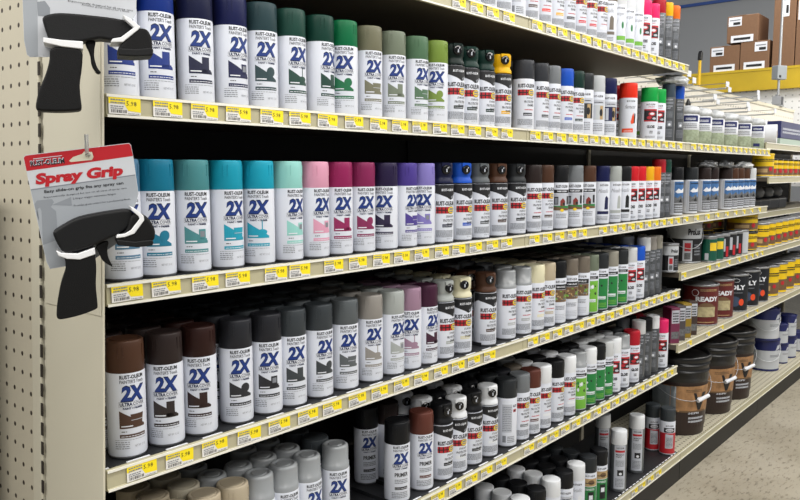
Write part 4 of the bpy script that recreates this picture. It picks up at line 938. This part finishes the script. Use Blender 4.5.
def g2p(f):
    rt = math.radians(6.5)
    L = [pl(24, 156), pl(131, 144), pl(133, 155.5), pl(26.5, 177)]
    f.poly(pls([(23.8, 157.6), (25.8, 155.6), (129, 143.6), (130.6, 145.4), (132.9, 156), (26.6, 171)]), M_CARDR, 1)
    f.poly(pls([(31, 190), (135.4, 175.4), (138.1, 194), (134.6, 206), (127.6, 214), (127.6, 235.6), (90, 261.5), (50.2, 268.4), (47, 262)]), M_CARDG, 1)
    f.poly(pls([(30.8, 189.2), (135.2, 174.4), (135.4, 175.4), (31, 190.4)]), M_GREY, 2)
    k = (pl(81, 210)[0]-pl(80, 210)[0])
    f.poly(pls([(69, 161), (73, 157), (82, 154), (84, 151.5), (92, 152), (93.5, 157), (92, 160), (71, 162)]), M_CREAM, 3)
    f.text('RUST-OLEUM', *pl(31, 166.5), 5.2*k, M_BLACK, 4, w=33*k, bold=.03, rot=rt)
    f.text('RUST-OLEUM', *pl(30.6, 165.9), 5.2*k, M_LGREY, 3, w=33*k, bold=.06, rot=rt); f.poly(pls([(33, 158.6), (62, 155.2), (62, 156), (33, 159.4)]), M_LGREY, 3)
    f.text('Spray Grip', *pl(35.5, 184.0), 10.2*k, M_CARDR, 3, w=88*k, shear=.22, bold=.055, rot=rt, res=3)
    f.text('Easy slide-on grip fits any spray can', *pl(44.5, 193), 3.0*k, M_BLACK, 3, w=80*k, bold=.02, rot=rt)
    f.text('Ergonomically designed for use on all sizes of spray cans', *pl(44, 198.2), 1.7*k, M_BLACK, 3, w=84*k, rot=rt, res=1)
    f.text('2-finger trigger minimizes fatigue', *pl(73, 199.5), 1.9*k, M_BLACK, 3, w=44*k, rot=rt, res=1); f.text('Provides great control for a professional finish', *pl(74, 206.5), 1.9*k, M_BLACK, 3, w=58*k, rot=rt, res=1)
    f.poly(pls([(34.5, 204), (37, 200.5), (52, 199), (54, 202), (51, 207), (56, 211), (57, 222), (57, 240), (43, 245), (42, 222), (41.5, 211), (40, 207.5), (37.5, 209), (36.5, 214), (38, 218), (39.5, 222), (37.5, 216), (35.5, 209)]), M_SILH, 2)
    f.poly(pls([(52, 205), (71, 197), (72, 205.5)]), M_SILH, 2)
hd2 = curved([(64, 254), (80, 256), (94.5, 251), (96.3, 265), (95.5, 284), (97.5, 303), (97.2, 307), (80, 313.5), (60, 318), (56.5, 315), (57.5, 300), (61, 282), (66, 268), (65.5, 260)], 2)
p2 = [('grip_barrel', curved([(52.5, 232), (57, 228), (76, 217), (100, 212), (128, 208), (134, 213), (129, 227), (118, 234), (112, 236), (96, 244), (78, 250), (63, 252), (57.5, 243)], 2), -.036, -.004, M_GRIPT, .006),
      ('trigger', curved([(95, 246), (104, 241), (109, 241), (107, 249), (108, 257), (113, 267), (108.5, 264.5), (102, 260), (98.5, 252)], 1), -.026, -.014, M_GRIPB, .002),
      ('handle', hd2, -.038, -.004, M_GRIPB, .009),
      ('handle_tie', [(56.5, 249.5), (62, 252), (78, 252.5), (94.5, 246.5), (95.2, 253), (80, 258.2), (67, 257.5), (58.8, 254.5)], -.0395, -.003, M_TIE, .001),
      ('nozzle_hood', curved([(130, 214), (142, 213), (149, 219), (154.5, 230), (153, 240), (140, 243.5), (124, 243.5), (115.5, 242), (116, 235), (126, 230)], 2), -.044, -.004, M_GRIPB, .008),
      ('hood_lip', [(116, 238.5), (134, 240.5), (150, 238.5), (152.5, 240.5), (151, 244.5), (136, 246), (117, 244)], -.046, -.002, M_GRIPT, .0015),
      ('hood_tie', [(129.5, 206), (134, 208), (142.5, 215), (143, 219.5), (133.5, 232.5), (124, 236), (115.5, 237), (116.5, 233.8), (124, 232.5), (130, 229), (138.5, 218), (137.5, 215.5), (131, 210)], -.0455, -.003, M_TIE, .001)]
card('red-topped card lettered Spray Grip holding a tilted black pistol grip', g2o, p2, g2p, (87, 155))
g1o = [(21, -45), (24, 40), (27, 55), (30, 57), (52, 57), (56, 44), (110, 40), (131, 22), (136, 14), (138, -45)]
def g1p(f):
    f.poly(pls([(21.3, -44), (37, -44), (38, 56.7), (30, 56.7), (27.2, 54.5), (24.3, 40)]), M_CARDG, 1)
    k = (pl(81, 10)[0]-pl(80, 10)[0]); rt = math.radians(-4.5)
    f.text('Ergonomically designed for all spray cans', *pl(68, 1.5), 1.9*k, M_BLACK, 3, w=66*k, rot=rt, res=1); f.text('Provides great control for a finish', *pl(82, 5.5), 1.8*k, M_BLACK, 3, w=48*k, rot=rt, res=1)
    f.poly(pls([(37, 2), (45, 1), (50, 8), (50, 16), (38, 16)]), M_SILH, 2)
p1 = [('grip_barrel', curved([(41.5, 18), (60, 14), (122, 20.5), (136, 28), (138, 33), (124, 42), (110, 41.5), (99, 40), (84, 43), (60, 45), (50, 44), (46, 32)], 2), -.036, -.004, M_GRIPT, .006),
      ('trigger', curved([(84, 42), (96, 41), (94.5, 48), (94, 58), (97, 68), (101.5, 73.5), (97, 74.5), (91.5, 66), (90, 54)], 1), -.026, -.014, M_GRIPB, .002),
      ('handle', curved([(50, 48), (83, 50), (82, 68), (79.5, 84), (80.5, 98), (82, 108), (80, 111.5), (58, 112.5), (37.5, 111.5), (36, 107), (39, 92), (46, 76), (50, 62)], 2), -.038, -.004, M_GRIPB, .009),
      ('handle_tie', [(43.5, 39.5), (62, 42), (83, 43.5), (83, 51), (62, 48.5), (43.8, 44.5)], -.0395, -.003, M_TIE, .001),
      ('nozzle_hood', curved([(134, 30), (146, 31), (151, 40), (151, 56.5), (134, 57.5), (118, 56.5), (117, 50), (124, 42)], 2), -.044, -.004, M_GRIPB, .008),
      ('hood_lip', [(117.5, 50.5), (134, 51.5), (150.5, 50), (152, 52), (151.5, 57.5), (135, 58.5), (118, 57.5)], -.046, -.002, M_GRIPT, .0015),
      ('hood_tie', [(122, 17.5), (129, 21), (139.5, 29.5), (137, 32.5), (122, 44.5), (110, 44.5), (112, 41), (120, 39.8), (133, 30), (124, 22)], -.0455, -.003, M_TIE, .001)]
card('upper carded black pistol grip, its red card top out of frame', g1o, p1, g1p, (87, -40))
M_HOOK = mat('clear_hook_plastic', '#dcdedd', .15, trans=.7)
for vv, lb in ((155, 'clear plastic hook holding the Spray Grip card'),):
    a = C0+EX*pl(87, vv)[0]+Vector((0, 0, pl(87, vv)[1])); 
    zf_ = a.z; xw = xpan(zf_)-.0045
    m = MB(); m.tube([(xw-.0006, a.y+.045, zf_+.004), (xw-.02, a.y+.03, zf_), tuple(a+EN*.004), tuple(a+EN*.010+Vector((0, 0, .006))), tuple(a+EN*.010+Vector((0, 0, .028)))], .0028, M_HOOK, 8)
    o = m.build('display_hook'); tag(o, lb, 'hook')

# dark box added beside the pegboard's left edge to cast shade on it
yb = on_x(3, 400, xpan(.8)-.01).y
t = thing('pegboard_shade_box', 'dark brown box added at the left edge to shade the pegboard', 'shading box', (xpan(.7)-.20, yb+.17, 0))
m = MB(); m.box(-.18, .14, -.17, .17, 0, 1.32, mat('dark_brown_board', '#2a1c14', .6)); m.build('carton', t, .006)
